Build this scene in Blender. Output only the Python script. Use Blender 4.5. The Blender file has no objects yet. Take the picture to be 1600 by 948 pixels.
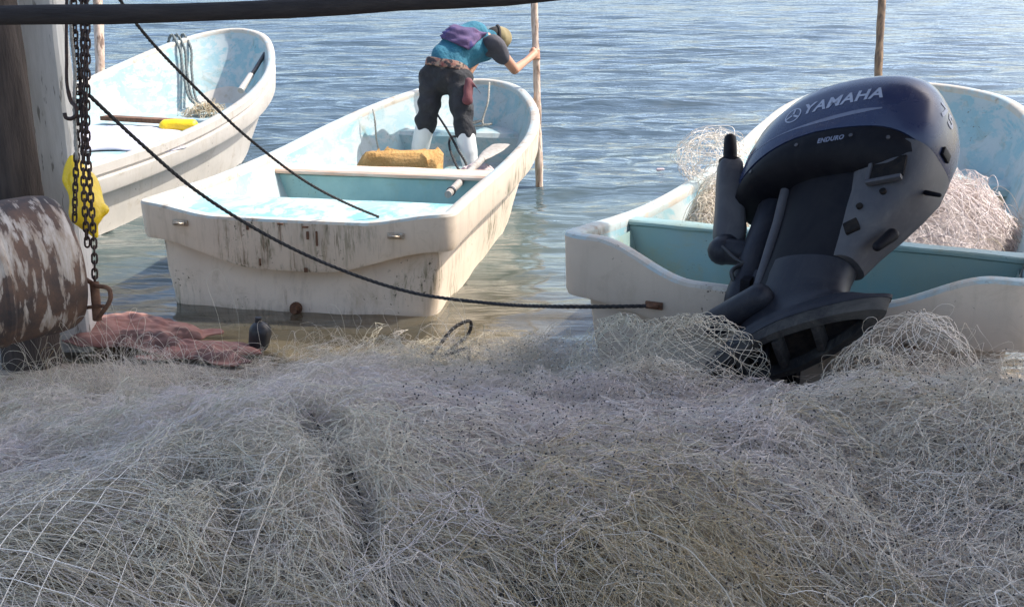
import bpy, bmesh, math, random
import numpy as np
from mathutils import Vector, Matrix
from mathutils.bvhtree import BVHTree
R = math.radians
rng = np.random.default_rng(7)
random.seed(7)
SC = bpy.context.scene
COL = SC.collection

# ------------------------------------------------------------------ camera, sky, sun, exposure
CAM_H = 1.8
THETA = math.atan(519 / 1750)                    # looking down by about 16.5 degrees
cam = bpy.data.cameras.new('camera'); cam_ob = bpy.data.objects.new('camera', cam); COL.objects.link(cam_ob)
cam.sensor_width = 36; cam.lens = 36 * 1750 / 1600
cam.clip_start = 0.05; cam.clip_end = 6000
cam_ob.location = (0, 0, CAM_H); cam_ob.rotation_euler = (math.pi / 2 - THETA, 0, 0)
SC.camera = cam_ob

SUN_EL, SUN_AZ = R(50), R(74)                    # azimuth from +Y towards +X
world = bpy.data.worlds.new('World'); SC.world = world; world.use_nodes = True
wn = world.node_tree; wn.nodes.clear()
sky = wn.nodes.new('ShaderNodeTexSky'); sky.sky_type = 'NISHITA'; sky.sun_disc = False
sky.sun_elevation = SUN_EL; sky.sun_rotation = SUN_AZ; sky.air_density = 1.0; sky.dust_density = 2.6; sky.ozone_density = 1.0
bg = wn.nodes.new('ShaderNodeBackground'); bg.inputs['Strength'].default_value = 0.15
wo = wn.nodes.new('ShaderNodeOutputWorld')
wn.links.new(sky.outputs[0], bg.inputs[0]); wn.links.new(bg.outputs[0], wo.inputs[0])
sun = bpy.data.lights.new('sun', 'SUN'); sun.energy = 2.7; sun.angle = R(0.5); sun.color = (1, .955, .88)
sun_ob = bpy.data.objects.new('sun', sun); COL.objects.link(sun_ob)
sd = Vector((math.sin(SUN_AZ) * math.cos(SUN_EL), math.cos(SUN_AZ) * math.cos(SUN_EL), math.sin(SUN_EL)))
sun_ob.location = sd * 40; sun_ob.rotation_euler = sd.to_track_quat('Z', 'Y').to_euler()
SC.view_settings.view_transform = 'Standard'; SC.view_settings.look = 'None'
SC.view_settings.exposure = 1.25; SC.view_settings.gamma = 1; SC.view_settings.use_curve_mapping = False
SC.render.engine = 'CYCLES'
SC.cycles.max_bounces = 8; SC.cycles.transparent_max_bounces = 12

def at(px, py, t):
    """a point of the place t metres along the view axis, at photo pixel px, py"""
    u = (px - 800) / 1750; v = (474 - py) / 1750
    return Vector((u * t, t * (math.cos(THETA) + v * math.sin(THETA)), CAM_H + t * (v * math.cos(THETA) - math.sin(THETA))))
def at_z(px, py, z):
    v = (474 - py) / 1750
    return at(px, py, (CAM_H - z) / (math.sin(THETA) - v * math.cos(THETA)))

# ------------------------------------------------------------------ materials
def nodes(name):
    m = bpy.data.materials.new(name); m.use_nodes = True
    nt = m.node_tree; b = nt.nodes['Principled BSDF']
    return m, nt, b
def N(nt, kind, **kw):
    n = nt.nodes.new(kind)
    for k, v in kw.items():
        if k in n.inputs: n.inputs[k].default_value = v
        else: setattr(n, k, v)
    return n
def L(nt, a, b): nt.links.new(a, b)
def coords(nt, scale=(1, 1, 1), rot=(0, 0, 0)):
    tc = N(nt, 'ShaderNodeTexCoord'); mp = N(nt, 'ShaderNodeMapping')
    mp.inputs['Scale'].default_value = scale; mp.inputs['Rotation'].default_value = rot
    L(nt, tc.outputs['Object'], mp.inputs[0]); return mp.outputs[0]
def noise(nt, vec, scale, detail=4, rough=.55, dist=0):
    n = N(nt, 'ShaderNodeTexNoise'); n.inputs['Scale'].default_value = scale; n.inputs['Detail'].default_value = detail
    n.inputs['Roughness'].default_value = rough; n.inputs['Distortion'].default_value = dist
    L(nt, vec, n.inputs['Vector']); return n.outputs[0]
def ramp(nt, fac, stops):
    r = N(nt, 'ShaderNodeValToRGB'); e = r.color_ramp.elements
    while len(e) < len(stops): e.new(.5)
    for k, (p, c) in enumerate(stops):
        e[k].position = p; e[k].color = (c, c, c, 1) if isinstance(c, (int, float)) else (*c, 1)
    L(nt, fac, r.inputs[0]); return r.outputs[0]
def mix(nt, fac, a, b):
    m = N(nt, 'ShaderNodeMix', data_type='RGBA')
    if isinstance(fac, (int, float)): m.inputs[0].default_value = fac
    else: L(nt, fac, m.inputs[0])
    for i, c in ((6, a), (7, b)):
        if isinstance(c, tuple): m.inputs[i].default_value = (*c, 1)
        else: L(nt, c, m.inputs[i])
    return m.outputs[2]
def mathn(nt, op, a, b):
    m = N(nt, 'ShaderNodeMath', operation=op)
    for i, c in ((0, a), (1, b)):
        if isinstance(c, (int, float)): m.inputs[i].default_value = c
        else: L(nt, c, m.inputs[i])
    return m.outputs[0]
def bump(nt, b, h, strength=.3, dist=.01):
    n = N(nt, 'ShaderNodeBump'); n.inputs['Strength'].default_value = strength; n.inputs['Distance'].default_value = dist
    L(nt, h, n.inputs['Height']); L(nt, n.outputs[0], b.inputs['Normal'])
def simple(name, c1, c2, scale=8, rough=.6, bmp=.2, stretch=(1, 1, 1), metallic=0, dist=.004, lo=.35, hi=.65, spots=None):
    m, nt, b = nodes(name)
    v = coords(nt, stretch)
    n = noise(nt, v, scale, 6, .62)
    c = mix(nt, ramp(nt, n, [(lo, 0.), (hi, 1.)]), c1, c2)
    if spots:
        n3 = noise(nt, v, spots[1], 3, .6)
        c = mix(nt, ramp(nt, n3, [(spots[2], 0.), (spots[2] + .05, 1.)]), c, spots[0])
    L(nt, c, b.inputs['Base Color'])
    b.inputs['Roughness'].default_value = rough; b.inputs['Metallic'].default_value = metallic
    n2 = noise(nt, v, scale * 4, 5, .6)
    bump(nt, b, n2, bmp, dist)
    return m
def painted(name, base, dirt, streak, amount=.5, rough=.5, chip=(.12, .1, .08), tint=None, moss=None, stain=None, patch=None):
    """old hand painted fibreglass: cloudy paint, run-off streaks, chips and scuffs"""
    m, nt, b = nodes(name)
    v = coords(nt); vs = coords(nt, (9, 9, .8))
    cl = noise(nt, v, 2.3, 6, .6)
    c = mix(nt, ramp(nt, cl, [(.38, 0.), (.66, 1.)]), base, tint or tuple(x * .86 for x in base))
    if patch:           # worn through to the undercoat in ragged patches
        pn = noise(nt, coords(nt, (1.6, .9, 2.2)), 2.6, 9, .7, .4)
        c = mix(nt, ramp(nt, pn, [(.47, 0.), (.53, 1.)]), c, patch)
        pn2 = noise(nt, coords(nt, (1, .35, 1)), 9, 6, .7)
        c = mix(nt, mathn(nt, 'MULTIPLY', ramp(nt, pn2, [(.52, 0.), (.60, 1.)]), .6), c, tuple(x * 1.05 for x in patch))
    st = noise(nt, vs, 1.6, 6, .68)
    c = mix(nt, mathn(nt, 'MULTIPLY', ramp(nt, st, [(.52, 0.), (.8, 1.)]), amount * .8), c, streak)
    bl = noise(nt, v, 5.5, 8, .72, .6)
    c = mix(nt, mathn(nt, 'MULTIPLY', ramp(nt, bl, [(.55, 0.), (.7, 1.)]), amount), c, dirt)
    if moss:
        ms = mathn(nt, 'MULTIPLY', ramp(nt, noise(nt, v, 1.5, 3, .5), [(.5, 0.), (.62, 1.)]), ramp(nt, noise(nt, coords(nt, (20, 20, 2.5)), 1.5, 6, .7), [(.5, 0.), (.6, 1.)]))
        c = mix(nt, ms, c, moss)
    if stain:           # algae and rust runs on the middle of the transom, where the outboard used to sit
        tc = N(nt, 'ShaderNodeTexCoord'); sp = N(nt, 'ShaderNodeSeparateXYZ'); L(nt, tc.outputs['Object'], sp.inputs[0])
        zx = ramp(nt, mathn(nt, 'ADD', mathn(nt, 'MULTIPLY', sp.outputs['X'], .5), .5), [(.24, 0.), (.36, 1.), (.62, .9), (.84, 0.)])
        zy = ramp(nt, mathn(nt, 'ADD', sp.outputs['Y'], .5), [(.5, 1.), (.58, 0.)])
        zm = mathn(nt, 'MULTIPLY', zx, zy)
        f1 = ramp(nt, noise(nt, coords(nt, (16, 16, 2.4)), 1.3, 7, .72), [(.50, 0.), (.60, 1.)])
        f2 = ramp(nt, noise(nt, v, 4.2, 4, .6), [(.42, 0.), (.58, 1.)])
        c = mix(nt, mathn(nt, 'MULTIPLY', zm, mathn(nt, 'MULTIPLY', f1, f2)), c, stain)
        f3 = ramp(nt, noise(nt, coords(nt, (30, 30, 1.6)), 1.1, 5, .7), [(.58, 0.), (.68, 1.)])
        c = mix(nt, mathn(nt, 'MULTIPLY', zm, f3), c, (.16, .09, .045))
    sc = noise(nt, coords(nt, (1, 1, 1)), 38, 4, .7)
    zone = ramp(nt, noise(nt, v, 3.1, 2, .5), [(.48, 0.), (.62, 1.)])
    c = mix(nt, mathn(nt, 'MULTIPLY', ramp(nt, sc, [(.63, 0.), (.66, 1.)]), zone), c, chip)
    L(nt, c, b.inputs['Base Color'])
    L(nt, mathn(nt, 'ADD', mathn(nt, 'MULTIPLY', bl, .3), rough - .15), b.inputs['Roughness'])
    bump(nt, b, noise(nt, v, 14, 6, .65), .25, .006)
    return m

M = {}
M['white_hull'] = painted('white_hull', (.50, .46, .41), (.33, .275, .21), (.36, .30, .22), .75, .5)
M['tan_hull'] = painted('tan_hull', (.68, .555, .43), (.46, .36, .25), (.30, .21, .125), .7, .55, chip=(.06, .05, .03), moss=(.10, .09, .03), stain=(.085, .075, .03))
M['grey_tan_hull'] = painted('grey_tan_hull', (.60, .49, .385), (.42, .33, .24), (.34, .265, .18), .5, .55, chip=(.08, .06, .05))
M['cyan_paint'] = painted('cyan_paint', (.16, .40, .43), (.20, .28, .25), (.36, .47, .47), .8, .6, chip=(.07, .07, .05), tint=(.27, .45, .47), patch=(.43, .52, .515))
M['pale_cyan'] = painted('pale_cyan', (.21, .385, .43), (.25, .28, .23), (.40, .45, .44), .8, .6, chip=(.12, .11, .08), tint=(.31, .425, .445), patch=(.405, .455, .455))
M['rim_paint'] = painted('rim_paint', (.40, .48, .48), (.24, .17, .11), (.34, .28, .20), .95, .6, chip=(.10, .075, .05), tint=(.44, .47, .45), patch=(.48, .43, .36))
M['teal_paint'] = painted('teal_paint', (.20, .36, .37), (.26, .33, .24), (.32, .40, .35), .55, .55, chip=(.08, .1, .08), tint=(.33, .50, .47))
M['green_well'] = painted('green_well', (.29, .38, .34), (.33, .33, .20), (.34, .38, .29), .6, .5, chip=(.07, .07, .05), tint=(.22, .38, .40))
M['bench_wood'] = simple('bench_wood', (.62, .36, .24), (.66, .58, .48), 5, .6, .3, (1, 6, 6))
M['old_wood'] = simple('old_wood', (.23, .14, .09), (.40, .27, .18), 4, .75, .5, (1, 9, 9))
M['bleached_wood'] = simple('bleached_wood', (.62, .48, .38), (.36, .25, .18), 6, .75, .6, (6, 6, .7), dist=.01, lo=.42, hi=.58, spots=((.17, .11, .08), 5, .57))
M['grey_wood'] = simple('grey_wood', (.42, .38, .34), (.25, .22, .19), 6, .75, .5, (5, 5, .8))
M['brown_wood'] = simple('brown_wood', (.30, .19, .11), (.14, .09, .06), 5, .75, .6, (9, 9, .6), dist=.01, lo=.44, hi=.56)
M['dark_wood'] = simple('dark_wood', (.016, .013, .014), (.032, .026, .025), 5, .85, .7, (1, 8, 8), dist=.008)
M['dark_post'] = simple('dark_post', (.035, .026, .022), (.075, .055, .045), 4, .85, .7, (7, 7, .9), dist=.012)
M['concrete'] = simple('concrete', (.50, .475, .43), (.62, .59, .545), 5, .85, .4, (5, 5, .7), spots=((.24, .22, .19), 9, .62))
M['rope_dark'] = simple('rope_dark', (.018, .017, .018), (.05, .045, .042), 60, .85, .6)
M['rope_grey'] = simple('rope_grey', (.10, .12, .12), (.20, .22, .21), 50, .85, .6)
M['rope_pale'] = simple('rope_pale', (.45, .42, .36), (.30, .28, .24), 50, .85, .6)
M['iron'] = simple('iron', (.030, .024, .026), (.085, .050, .035), 40, .6, .5, metallic=.6)
M['rust'] = simple('rust', (.10, .045, .025), (.20, .10, .055), 25, .8, .6, metallic=.2)
M['steel_eye'] = simple('steel_eye', (.50, .46, .40), (.25, .18, .12), 30, .4, .3, metallic=.7)
M['yellow_plastic'] = simple('yellow_plastic', (.90, .62, .012), (.82, .50, .01), 6, .4, .4, dist=.02)
M['orange_plastic'] = simple('orange_plastic', (.75, .26, .03), (.6, .2, .03), 6, .5, .2)
M['pink_cloth'] = simple('pink_cloth', (.27, .12, .095), (.34, .19, .15), 9, .9, .6, spots=((.13, .07, .06), 5, .56))
M['pale_pink'] = simple('pale_pink', (.62, .45, .45), (.70, .62, .60), 9, .9, .6)
M['foam'] = simple('foam', (.40, .215, .065), (.50, .30, .11), 12, .9, .8, dist=.02)

def dusty(name, base, dust, amt, rough):
    m, nt, b = nodes(name); v = coords(nt)
    d1 = ramp(nt, noise(nt, v, 5, 8, .7, .5), [(.45, 0.), (.75, 1.)]); d2 = ramp(nt, noise(nt, coords(nt, (1, 1, .25)), 26, 6, .7), [(.5, 0.), (.8, 1.)])
    d3 = ramp(nt, noise(nt, v, 90, 3, .7), [(.66, 0.), (.72, 1.)])
    d = mathn(nt, 'MULTIPLY', mathn(nt, 'MAXIMUM', mathn(nt, 'MAXIMUM', d1, d2), d3), amt)
    L(nt, mix(nt, d, base, dust), b.inputs['Base Color']); L(nt, mathn(nt, 'ADD', mathn(nt, 'MULTIPLY', d, .6), rough), b.inputs['Roughness'])
    bump(nt, b, noise(nt, v, 60, 4, .6), .05, .003); return m
M['cowl'] = dusty('cowl', (.018, .027, .072), (.12, .125, .15), .20, .24)
M['motor_grey'] = dusty('motor_grey', (.018, .019, .026), (.12, .112, .108), .24, .45)
M['motor_light'] = dusty('motor_light', (.060, .059, .067), (.18, .17, .16), .40, .48)
M['motor_black'] = dusty('motor_black', (.005, .005, .008), (.06, .056, .055), .22, .5)
M['motor_scuffed'] = dusty('motor_scuffed', (.030, .029, .030), (.17, .155, .135), .65, .6)
M['cavity'] = simple('cavity', (.010, .010, .012), (.03, .024, .02), 20, .9, .4)
M['decal'] = simple('decal', (.34, .36, .44), (.30, .32, .40), 30, .45, .02)
M['decal_dim'] = simple('decal_dim', (.16, .175, .24), (.14, .15, .21), 30, .45, .02)
M['skin'] = simple('skin', (.40, .19, .11), (.44, .22, .13), 12, .55, .1)
M['shirt'] = simple('shirt', (.016, .115, .175), (.027, .155, .22), 9, .85, .8, dist=.015)
M['sleeve'] = simple('sleeve', (.055, .052, .062), (.08, .075, .085), 9, .9, .6, dist=.01)
M['trousers'] = simple('trousers', (.020, .020, .023), (.036, .035, .039), 9, .9, .8, dist=.015)
M['boot'] = simple('boot', (.76, .75, .71), (.70, .69, .65), 9, .35, .1)
M['purple_cloth'] = simple('purple_cloth', (.055, .038, .105), (.115, .07, .15), 7, .9, .7, dist=.01, spots=((.05, .04, .15), 6, .58))
M['cap'] = simple('cap', (.19, .15, .075), (.26, .21, .105), 14, .9, .4)
M['cap_dark'] = simple('cap_dark', (.03, .025, .02), (.05, .04, .035), 14, .9, .4)
M['hair'] = simple('hair', (.012, .01, .009), (.02, .017, .014), 40, .8, .6)
M['sash'] = simple('sash', (.20, .055, .05), (.30, .22, .16), 30, .9, .6, spots=((.035, .03, .035), 26, .50))
M['pouch'] = simple('pouch', (.16, .045, .05), (.11, .035, .04), 14, .8, .5)
M['black_rubber'] = simple('black_rubber', (.012, .012, .014), (.03, .03, .033), 14, .45, .2)
M['shade_sheet'] = simple('shade_sheet', (.20, .17, .14), (.30, .26, .22), 3, .8, .3)

for k, sp_ in (('motor_black', .12), ('cavity', .1), ('motor_scuffed', .12), ('motor_grey', .2), ('motor_light', .25)): M[k].node_tree.nodes['Principled BSDF'].inputs['Specular IOR Level'].default_value = sp_
# peeling drum paint: scratches run round the barrel (local X is its axis)
m, nt, b = nodes('peeling_paint')
v = coords(nt, (7, 1.5, 1.5)); v2 = coords(nt, (1.6, 1.2, 1.2)); v3 = coords(nt, (16, 3.2, 3.2))
pk = mathn(nt, 'ADD', mathn(nt, 'ADD', mathn(nt, 'MULTIPLY', noise(nt, v, 3.4, 7, .66, .5), .42), mathn(nt, 'MULTIPLY', noise(nt, v2, 2.4, 3, .5), .36)), mathn(nt, 'MULTIPLY', noise(nt, v3, 3.0, 4, .6), .22))
rustc = mix(nt, ramp(nt, noise(nt, v2, 4, 7, .7), [(.38, 0.), (.62, 1.)]), (.060, .045, .040), (.17, .095, .06))
pale = mix(nt, ramp(nt, noise(nt, v, 5, 6, .7), [(.35, 0.), (.65, 1.)]), (.60, .52, .44), (.34, .24, .165))
L(nt, mix(nt, ramp(nt, pk, [(.515, 0.), (.535, .7), (.565, 1.)]), rustc, pale), b.inputs['Base Color'])
b.inputs['Roughness'].default_value = .75; bump(nt, b, pk, .35, .01); M['peeling_paint'] = m

# net twine: the tint attribute differs from strand to strand
m, nt, b = nodes('net_twine')
ta = N(nt, 'ShaderNodeAttribute', attribute_name='tint')
L(nt, ramp(nt, ta.outputs['Fac'], [(0., (.75, .64, .61)), (.3, (.80, .70, .59)), (.5, (.72, .62, .47)), (.68, (.65, .62, .50)), (.84, (.45, .33, .17)), (1., (.90, .82, .73))]), b.inputs['Base Color'])
b.inputs['Roughness'].default_value = .55; M['net_twine'] = m
m, nt, b = nodes('net_core')
v = coords(nt)
n1 = noise(nt, v, 70, 6, .75); n2 = noise(nt, v, 2.4, 4, .6); n3 = noise(nt, coords(nt, (1, 1, 1)), 5, 3, .6)
n4 = noise(nt, coords(nt, (1, 1, 1)), 150, 3, .8)
def mesh_lines(scale, dist, w):      # knotted cells of netting pressed flat
    mx = N(nt, 'ShaderNodeMix', data_type='VECTOR'); nz = N(nt, 'ShaderNodeTexNoise'); nz.inputs['Scale'].default_value = 14; nz.inputs['Detail'].default_value = 3
    L(nt, v, nz.inputs['Vector']); mx.inputs[0].default_value = dist; L(nt, v, mx.inputs[4]); L(nt, nz.outputs['Color'], mx.inputs[5])
    vo = N(nt, 'ShaderNodeTexVoronoi', feature='DISTANCE_TO_EDGE'); vo.inputs['Scale'].default_value = scale; L(nt, mx.outputs[1], vo.inputs['Vector'])
    return ramp(nt, vo.outputs['Distance'], [(w * .5, 1.), (w, 0.)])
ln_ = mathn(nt, 'MAXIMUM', mesh_lines(42, .10, .07), mathn(nt, 'MAXIMUM', mesh_lines(66, .14, .09), mathn(nt, 'MULTIPLY', mesh_lines(110, .2, .12), .7)))
c = mix(nt, ramp(nt, n1, [(.36, 0.), (.60, 1.)]), (.27, .235, .20), (.42, .37, .32))
c = mix(nt, ln_, c, (.72, .64, .57))
ao = N(nt, 'ShaderNodeAttribute', attribute_name='ochre'); ag = N(nt, 'ShaderNodeAttribute', attribute_name='cleft_shade')
c = mix(nt, mathn(nt, 'MULTIPLY', ao.outputs['Fac'], .85), c, mix(nt, ramp(nt, n1, [(.4, 0.), (.6, 1.)]), (.10, .068, .030), (.24, .175, .095)))
c = mix(nt, ramp(nt, n3, [(.62, 0.), (.70, 1.)]), c, (.10, .095, .085))
c = mix(nt, mathn(nt, 'MULTIPLY', ag.outputs['Fac'], ramp(nt, n2, [(.35, .5), (.5, 1.)])), c, (.010, .014, .011))  # shade between the folds painted into the core as near-black green
c = mix(nt, ramp(nt, n4, [(.66, 0.), (.70, 1.)]), c, (.05, .045, .04))
L(nt, c, b.inputs['Base Color']); b.inputs['Roughness'].default_value = .9; bump(nt, b, n1, 1., .02); M['net_core'] = m
# sand
m, nt, b = nodes('wet_sand')
v = coords(nt)
c = mix(nt, ramp(nt, noise(nt, v, 1.3, 6, .6), [(.35, 0.), (.65, 1.)]), (.15, .125, .10), (.29, .25, .20))
pb = N(nt, 'ShaderNodeTexVoronoi'); pb.inputs['Scale'].default_value = 16; L(nt, v, pb.inputs['Vector'])
c = mix(nt, mathn(nt, 'MULTIPLY', ramp(nt, noise(nt, v, 2.2, 4, .6), [(.45, 0.), (.6, 1.)]), ramp(nt, pb.outputs['Distance'], [(.25, 1.), (.5, 0.)])), c, (.12, .085, .04))
c = mix(nt, ramp(nt, noise(nt, v, 45, 4, .7), [(.58, 0.), (.66, 1.)]), c, (.10, .09, .08))
L(nt, c, b.inputs['Base Color']); b.inputs['Roughness'].default_value = .85; bump(nt, b, noise(nt, v, 30, 8, .7), .5, .02); M['wet_sand'] = m
# water: a clear skin over a body that gets more opaque as it gets deeper away from the shore
m = bpy.data.materials.new('lagoon_water'); m.use_nodes = True; nt = m.node_tree; nt.nodes.clear()
out = N(nt, 'ShaderNodeOutputMaterial')
tc = N(nt, 'ShaderNodeTexCoord'); sep = N(nt, 'ShaderNodeSeparateXYZ'); L(nt, tc.outputs['Object'], sep.inputs[0])
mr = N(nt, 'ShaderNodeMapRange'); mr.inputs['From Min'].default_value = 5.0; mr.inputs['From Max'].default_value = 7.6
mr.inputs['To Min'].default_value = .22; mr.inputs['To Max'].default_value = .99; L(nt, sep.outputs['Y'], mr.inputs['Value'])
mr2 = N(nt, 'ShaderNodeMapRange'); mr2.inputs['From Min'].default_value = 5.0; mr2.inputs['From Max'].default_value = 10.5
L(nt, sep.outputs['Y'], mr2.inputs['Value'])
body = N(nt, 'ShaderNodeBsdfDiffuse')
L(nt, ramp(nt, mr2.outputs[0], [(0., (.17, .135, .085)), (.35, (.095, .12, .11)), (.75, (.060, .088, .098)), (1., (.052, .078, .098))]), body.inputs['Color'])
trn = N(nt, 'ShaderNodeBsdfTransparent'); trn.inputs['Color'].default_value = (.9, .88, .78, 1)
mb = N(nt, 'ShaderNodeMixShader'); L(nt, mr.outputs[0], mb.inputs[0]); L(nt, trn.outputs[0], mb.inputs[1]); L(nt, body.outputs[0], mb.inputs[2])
gl = N(nt, 'ShaderNodeBsdfGlossy'); gl.inputs['Roughness'].default_value = .10; gl.inputs['Color'].default_value = (.93, .945, .945, 1)
def wcoord(s, rz):
    mp = N(nt, 'ShaderNodeMapping'); mp.inputs['Scale'].default_value = s; mp.inputs['Rotation'].default_value = (0, 0, rz)
    L(nt, tc.outputs['Object'], mp.inputs[0]); return mp.outputs[0]
h = mathn(nt, 'ADD', mathn(nt, 'MULTIPLY', noise(nt, wcoord((.55, 2.6, 1), .10), 1.5, 4, .52, .3), 1.),
          mathn(nt, 'MULTIPLY', noise(nt, wcoord((.5, 1.5, 1), -.1), .35, 3, .5), 2.2))
h = mathn(nt, 'ADD', h, mathn(nt, 'MULTIPLY', noise(nt, wcoord((.35, 1., 1), .05), .09, 3, .55), 9.))
mrb = N(nt, 'ShaderNodeMapRange'); mrb.inputs['From Min'].default_value = 5.5; mrb.inputs['From Max'].default_value = 11
mrb.inputs['To Min'].default_value = .16; mrb.inputs['To Max'].default_value = .55; L(nt, sep.outputs['Y'], mrb.inputs['Value'])
bp = N(nt, 'ShaderNodeBump'); bp.inputs['Distance'].default_value = .20; L(nt, h, bp.inputs['Height']); L(nt, mrb.outputs[0], bp.inputs['Strength'])
for s in (body, gl): L(nt, bp.outputs[0], s.inputs['Normal'])
fr = N(nt, 'ShaderNodeFresnel'); fr.inputs['IOR'].default_value = 1.33; L(nt, bp.outputs[0], fr.inputs['Normal'])
ms = N(nt, 'ShaderNodeMixShader'); L(nt, fr.outputs[0], ms.inputs[0]); L(nt, mb.outputs[0], ms.inputs[1]); L(nt, gl.outputs[0], ms.inputs[2])
L(nt, ms.outputs[0], out.inputs[0]); M['lagoon_water'] = m

# ------------------------------------------------------------------ object helpers
def tag(o, label=None, cat=None, group=None, kind=None):
    if label: o['label'] = label
    if cat: o['category'] = cat
    if group: o['group'] = group
    if kind: o['kind'] = kind
    return o
def empty(name, loc=(0, 0, 0), rot=(0, 0, 0)):
    o = bpy.data.objects.new(name, None); COL.objects.link(o); o.location = loc; o.rotation_euler = rot
    o.empty_display_size = .1; return o
class MB:
    def __init__(s): s.v = []; s.f = []
    def add(s, verts, faces):
        k = len(s.v); s.v += [tuple(x) for x in verts]; s.f += [tuple(i + k for i in f) for f in faces]
    def rows(s, rows, closed=True, cap0=False, cap1=False):
        n = len(rows[0]); vs = [p for r in rows for p in r]; fs = []
        for a in range(len(rows) - 1):
            for i in range(n if closed else n - 1):
                j = (i + 1) % n
                fs.append((a * n + i, a * n + j, (a + 1) * n + j, (a + 1) * n + i))
        if cap0: fs.append(tuple(range(n))[::-1])
        if cap1: fs.append(tuple((len(rows) - 1) * n + i for i in range(n)))
        s.add(vs, fs)
    def box(s, c, size, rot=None, bev=.006, taper=1.):
        bm = bmesh.new(); bmesh.ops.create_cube(bm, size=1)
        for v in bm.verts:
            k = taper if v.co.z > 0 else 1.
            v.co = Vector((v.co.x * size[0] * k, v.co.y * size[1] * k, v.co.z * size[2]))
        if bev: bmesh.ops.bevel(bm, geom=bm.edges[:], offset=bev, segments=2, affect='EDGES', profile=.6)
        mt = Matrix.Translation(c) @ (rot.to_4x4() if rot else Matrix())
        bm.verts.index_update()
        s.add([mt @ v.co for v in bm.verts], [[v.index for v in f.verts] for f in bm.faces]); bm.free()
    def tube(s, pts, rad, sides=8, closed=False):
        pts = [Vector(p) for p in pts]; n = len(pts)
        if isinstance(rad, (int, float)): rad = [rad] * n
        up = None; rows = []
        for i in range(n):
            a = pts[(i - 1) % n] if (closed or i) else pts[0]; c = pts[(i + 1) % n] if (closed or i < n - 1) else pts[-1]
            t = (c - a).normalized()
            if up is None: up = t.orthogonal()
            up = (up - t * up.dot(t)); up = up.normalized() if up.length > 1e-6 else t.orthogonal().normalized()
            w = t.cross(up)
            rows.append([pts[i] + (up * math.cos(q) + w * math.sin(q)) * rad[i] for q in (2 * math.pi * k / sides for k in range(sides))])
        if closed: rows.append(rows[0]); s.rows(rows)
        else: s.rows(rows, True, True, True)
    def capsule(s, a, b, ra, rb, sides=14):
        a, b = Vector(a), Vector(b); d = (b - a); ln = d.length or 1e-4; d = d / ln
        pts, rs = [], []
        for k in range(5):
            q = math.pi / 2 * k / 4.6 + .06; pts.append(a - d * ra * math.cos(q)); rs.append(ra * math.sin(q))
        for k in range(5):
            q = math.pi / 2 * (1 - k / 4.6) - .06 + .06; q = math.pi / 2 - math.pi / 2 * k / 4.6
            pts.append(b + d * rb * math.cos(q)); rs.append(max(rb * math.sin(q), .0005))
        s.tube(pts, rs, sides)
    def build(s, name, mat, parent=None, smooth=True, angle=40, solid=None):
        me = bpy.data.meshes.new(name); me.from_pydata(s.v, [], s.f); me.update()
        return finish(me, name, mat, parent, smooth, angle)
def finish(me, name, mat, parent=None, smooth=True, angle=40):
    bm = bmesh.new(); bm.from_mesh(me); bmesh.ops.recalc_face_normals(bm, faces=bm.faces[:]); bm.to_mesh(me); bm.free()
    if smooth:
        me.polygons.foreach_set('use_smooth', [True] * len(me.polygons))
        if angle < 180: me.set_sharp_from_angle(angle=R(angle))
    o = bpy.data.objects.new(name, me); COL.objects.link(o)
    if mat is not None: me.materials.append(mat)
    if parent: o.parent = parent
    return o
def remeshed(mb, name, mat, parent=None, voxel=.01, smooth=4, lump=0, lscale=9.):
    """many overlapping capsules grown together into one continuous skin"""
    me = bpy.data.meshes.new(name); me.from_pydata(mb.v, [], mb.f); me.update()
    bm = bmesh.new(); bm.from_mesh(me); bmesh.ops.recalc_face_normals(bm, faces=bm.faces[:]); bm.to_mesh(me); bm.free()
    o = bpy.data.objects.new(name, me); COL.objects.link(o)
    md = o.modifiers.new('r', 'REMESH'); md.mode = 'VOXEL'; md.voxel_size = voxel
    md = o.modifiers.new('s', 'SMOOTH'); md.factor = .5; md.iterations = smooth
    bpy.context.view_layer.update()
    me2 = bpy.data.meshes.new_from_object(o.evaluated_get(bpy.context.evaluated_depsgraph_get()))
    bpy.data.objects.remove(o); me2.name = name
    if lump:
        co = np.empty(len(me2.vertices) * 3); me2.vertices.foreach_get('co', co); co = co.reshape(-1, 3)
        no = np.empty(len(me2.vertices) * 3); me2.vertices.foreach_get('normal', no); no = no.reshape(-1, 3)
        h = np.zeros(len(co)); r2 = np.random.default_rng(len(co))
        for k in range(14):
            d = r2.normal(size=3); d /= np.linalg.norm(d); h += np.sin(co @ d * lscale * r2.uniform(.6, 3.) + r2.uniform(0, 6.3))
        co += no * (h * lump / 3)[:, None]; me2.vertices.foreach_set('co', co.ravel())
    me2.polygons.foreach_set('use_smooth', [True] * len(me2.polygons))
    me2.materials.clear(); me2.materials.append(mat)
    o = bpy.data.objects.new(name, me2); COL.objects.link(o)
    if parent: o.parent = parent
    return o
def np_mesh(name, V, F, mat, parent=None, smooth=True):
    """V (n,3), F (m,k) index arrays"""
    me = bpy.data.meshes.new(name); k = F.shape[1]
    me.vertices.add(len(V)); me.vertices.foreach_set('co', np.ascontiguousarray(V, np.float32).ravel())
    me.loops.add(F.size); me.loops.foreach_set('vertex_index', np.ascontiguousarray(F, np.int32).ravel())
    me.polygons.add(len(F)); me.polygons.foreach_set('loop_start', np.arange(0, F.size, k, dtype=np.int32))
    me.update(calc_edges=True)
    if smooth: me.polygons.foreach_set('use_smooth', np.ones(len(F), bool))
    me.materials.append(mat)
    o = bpy.data.objects.new(name, me); COL.objects.link(o)
    if parent: o.parent = parent
    return o
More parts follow.
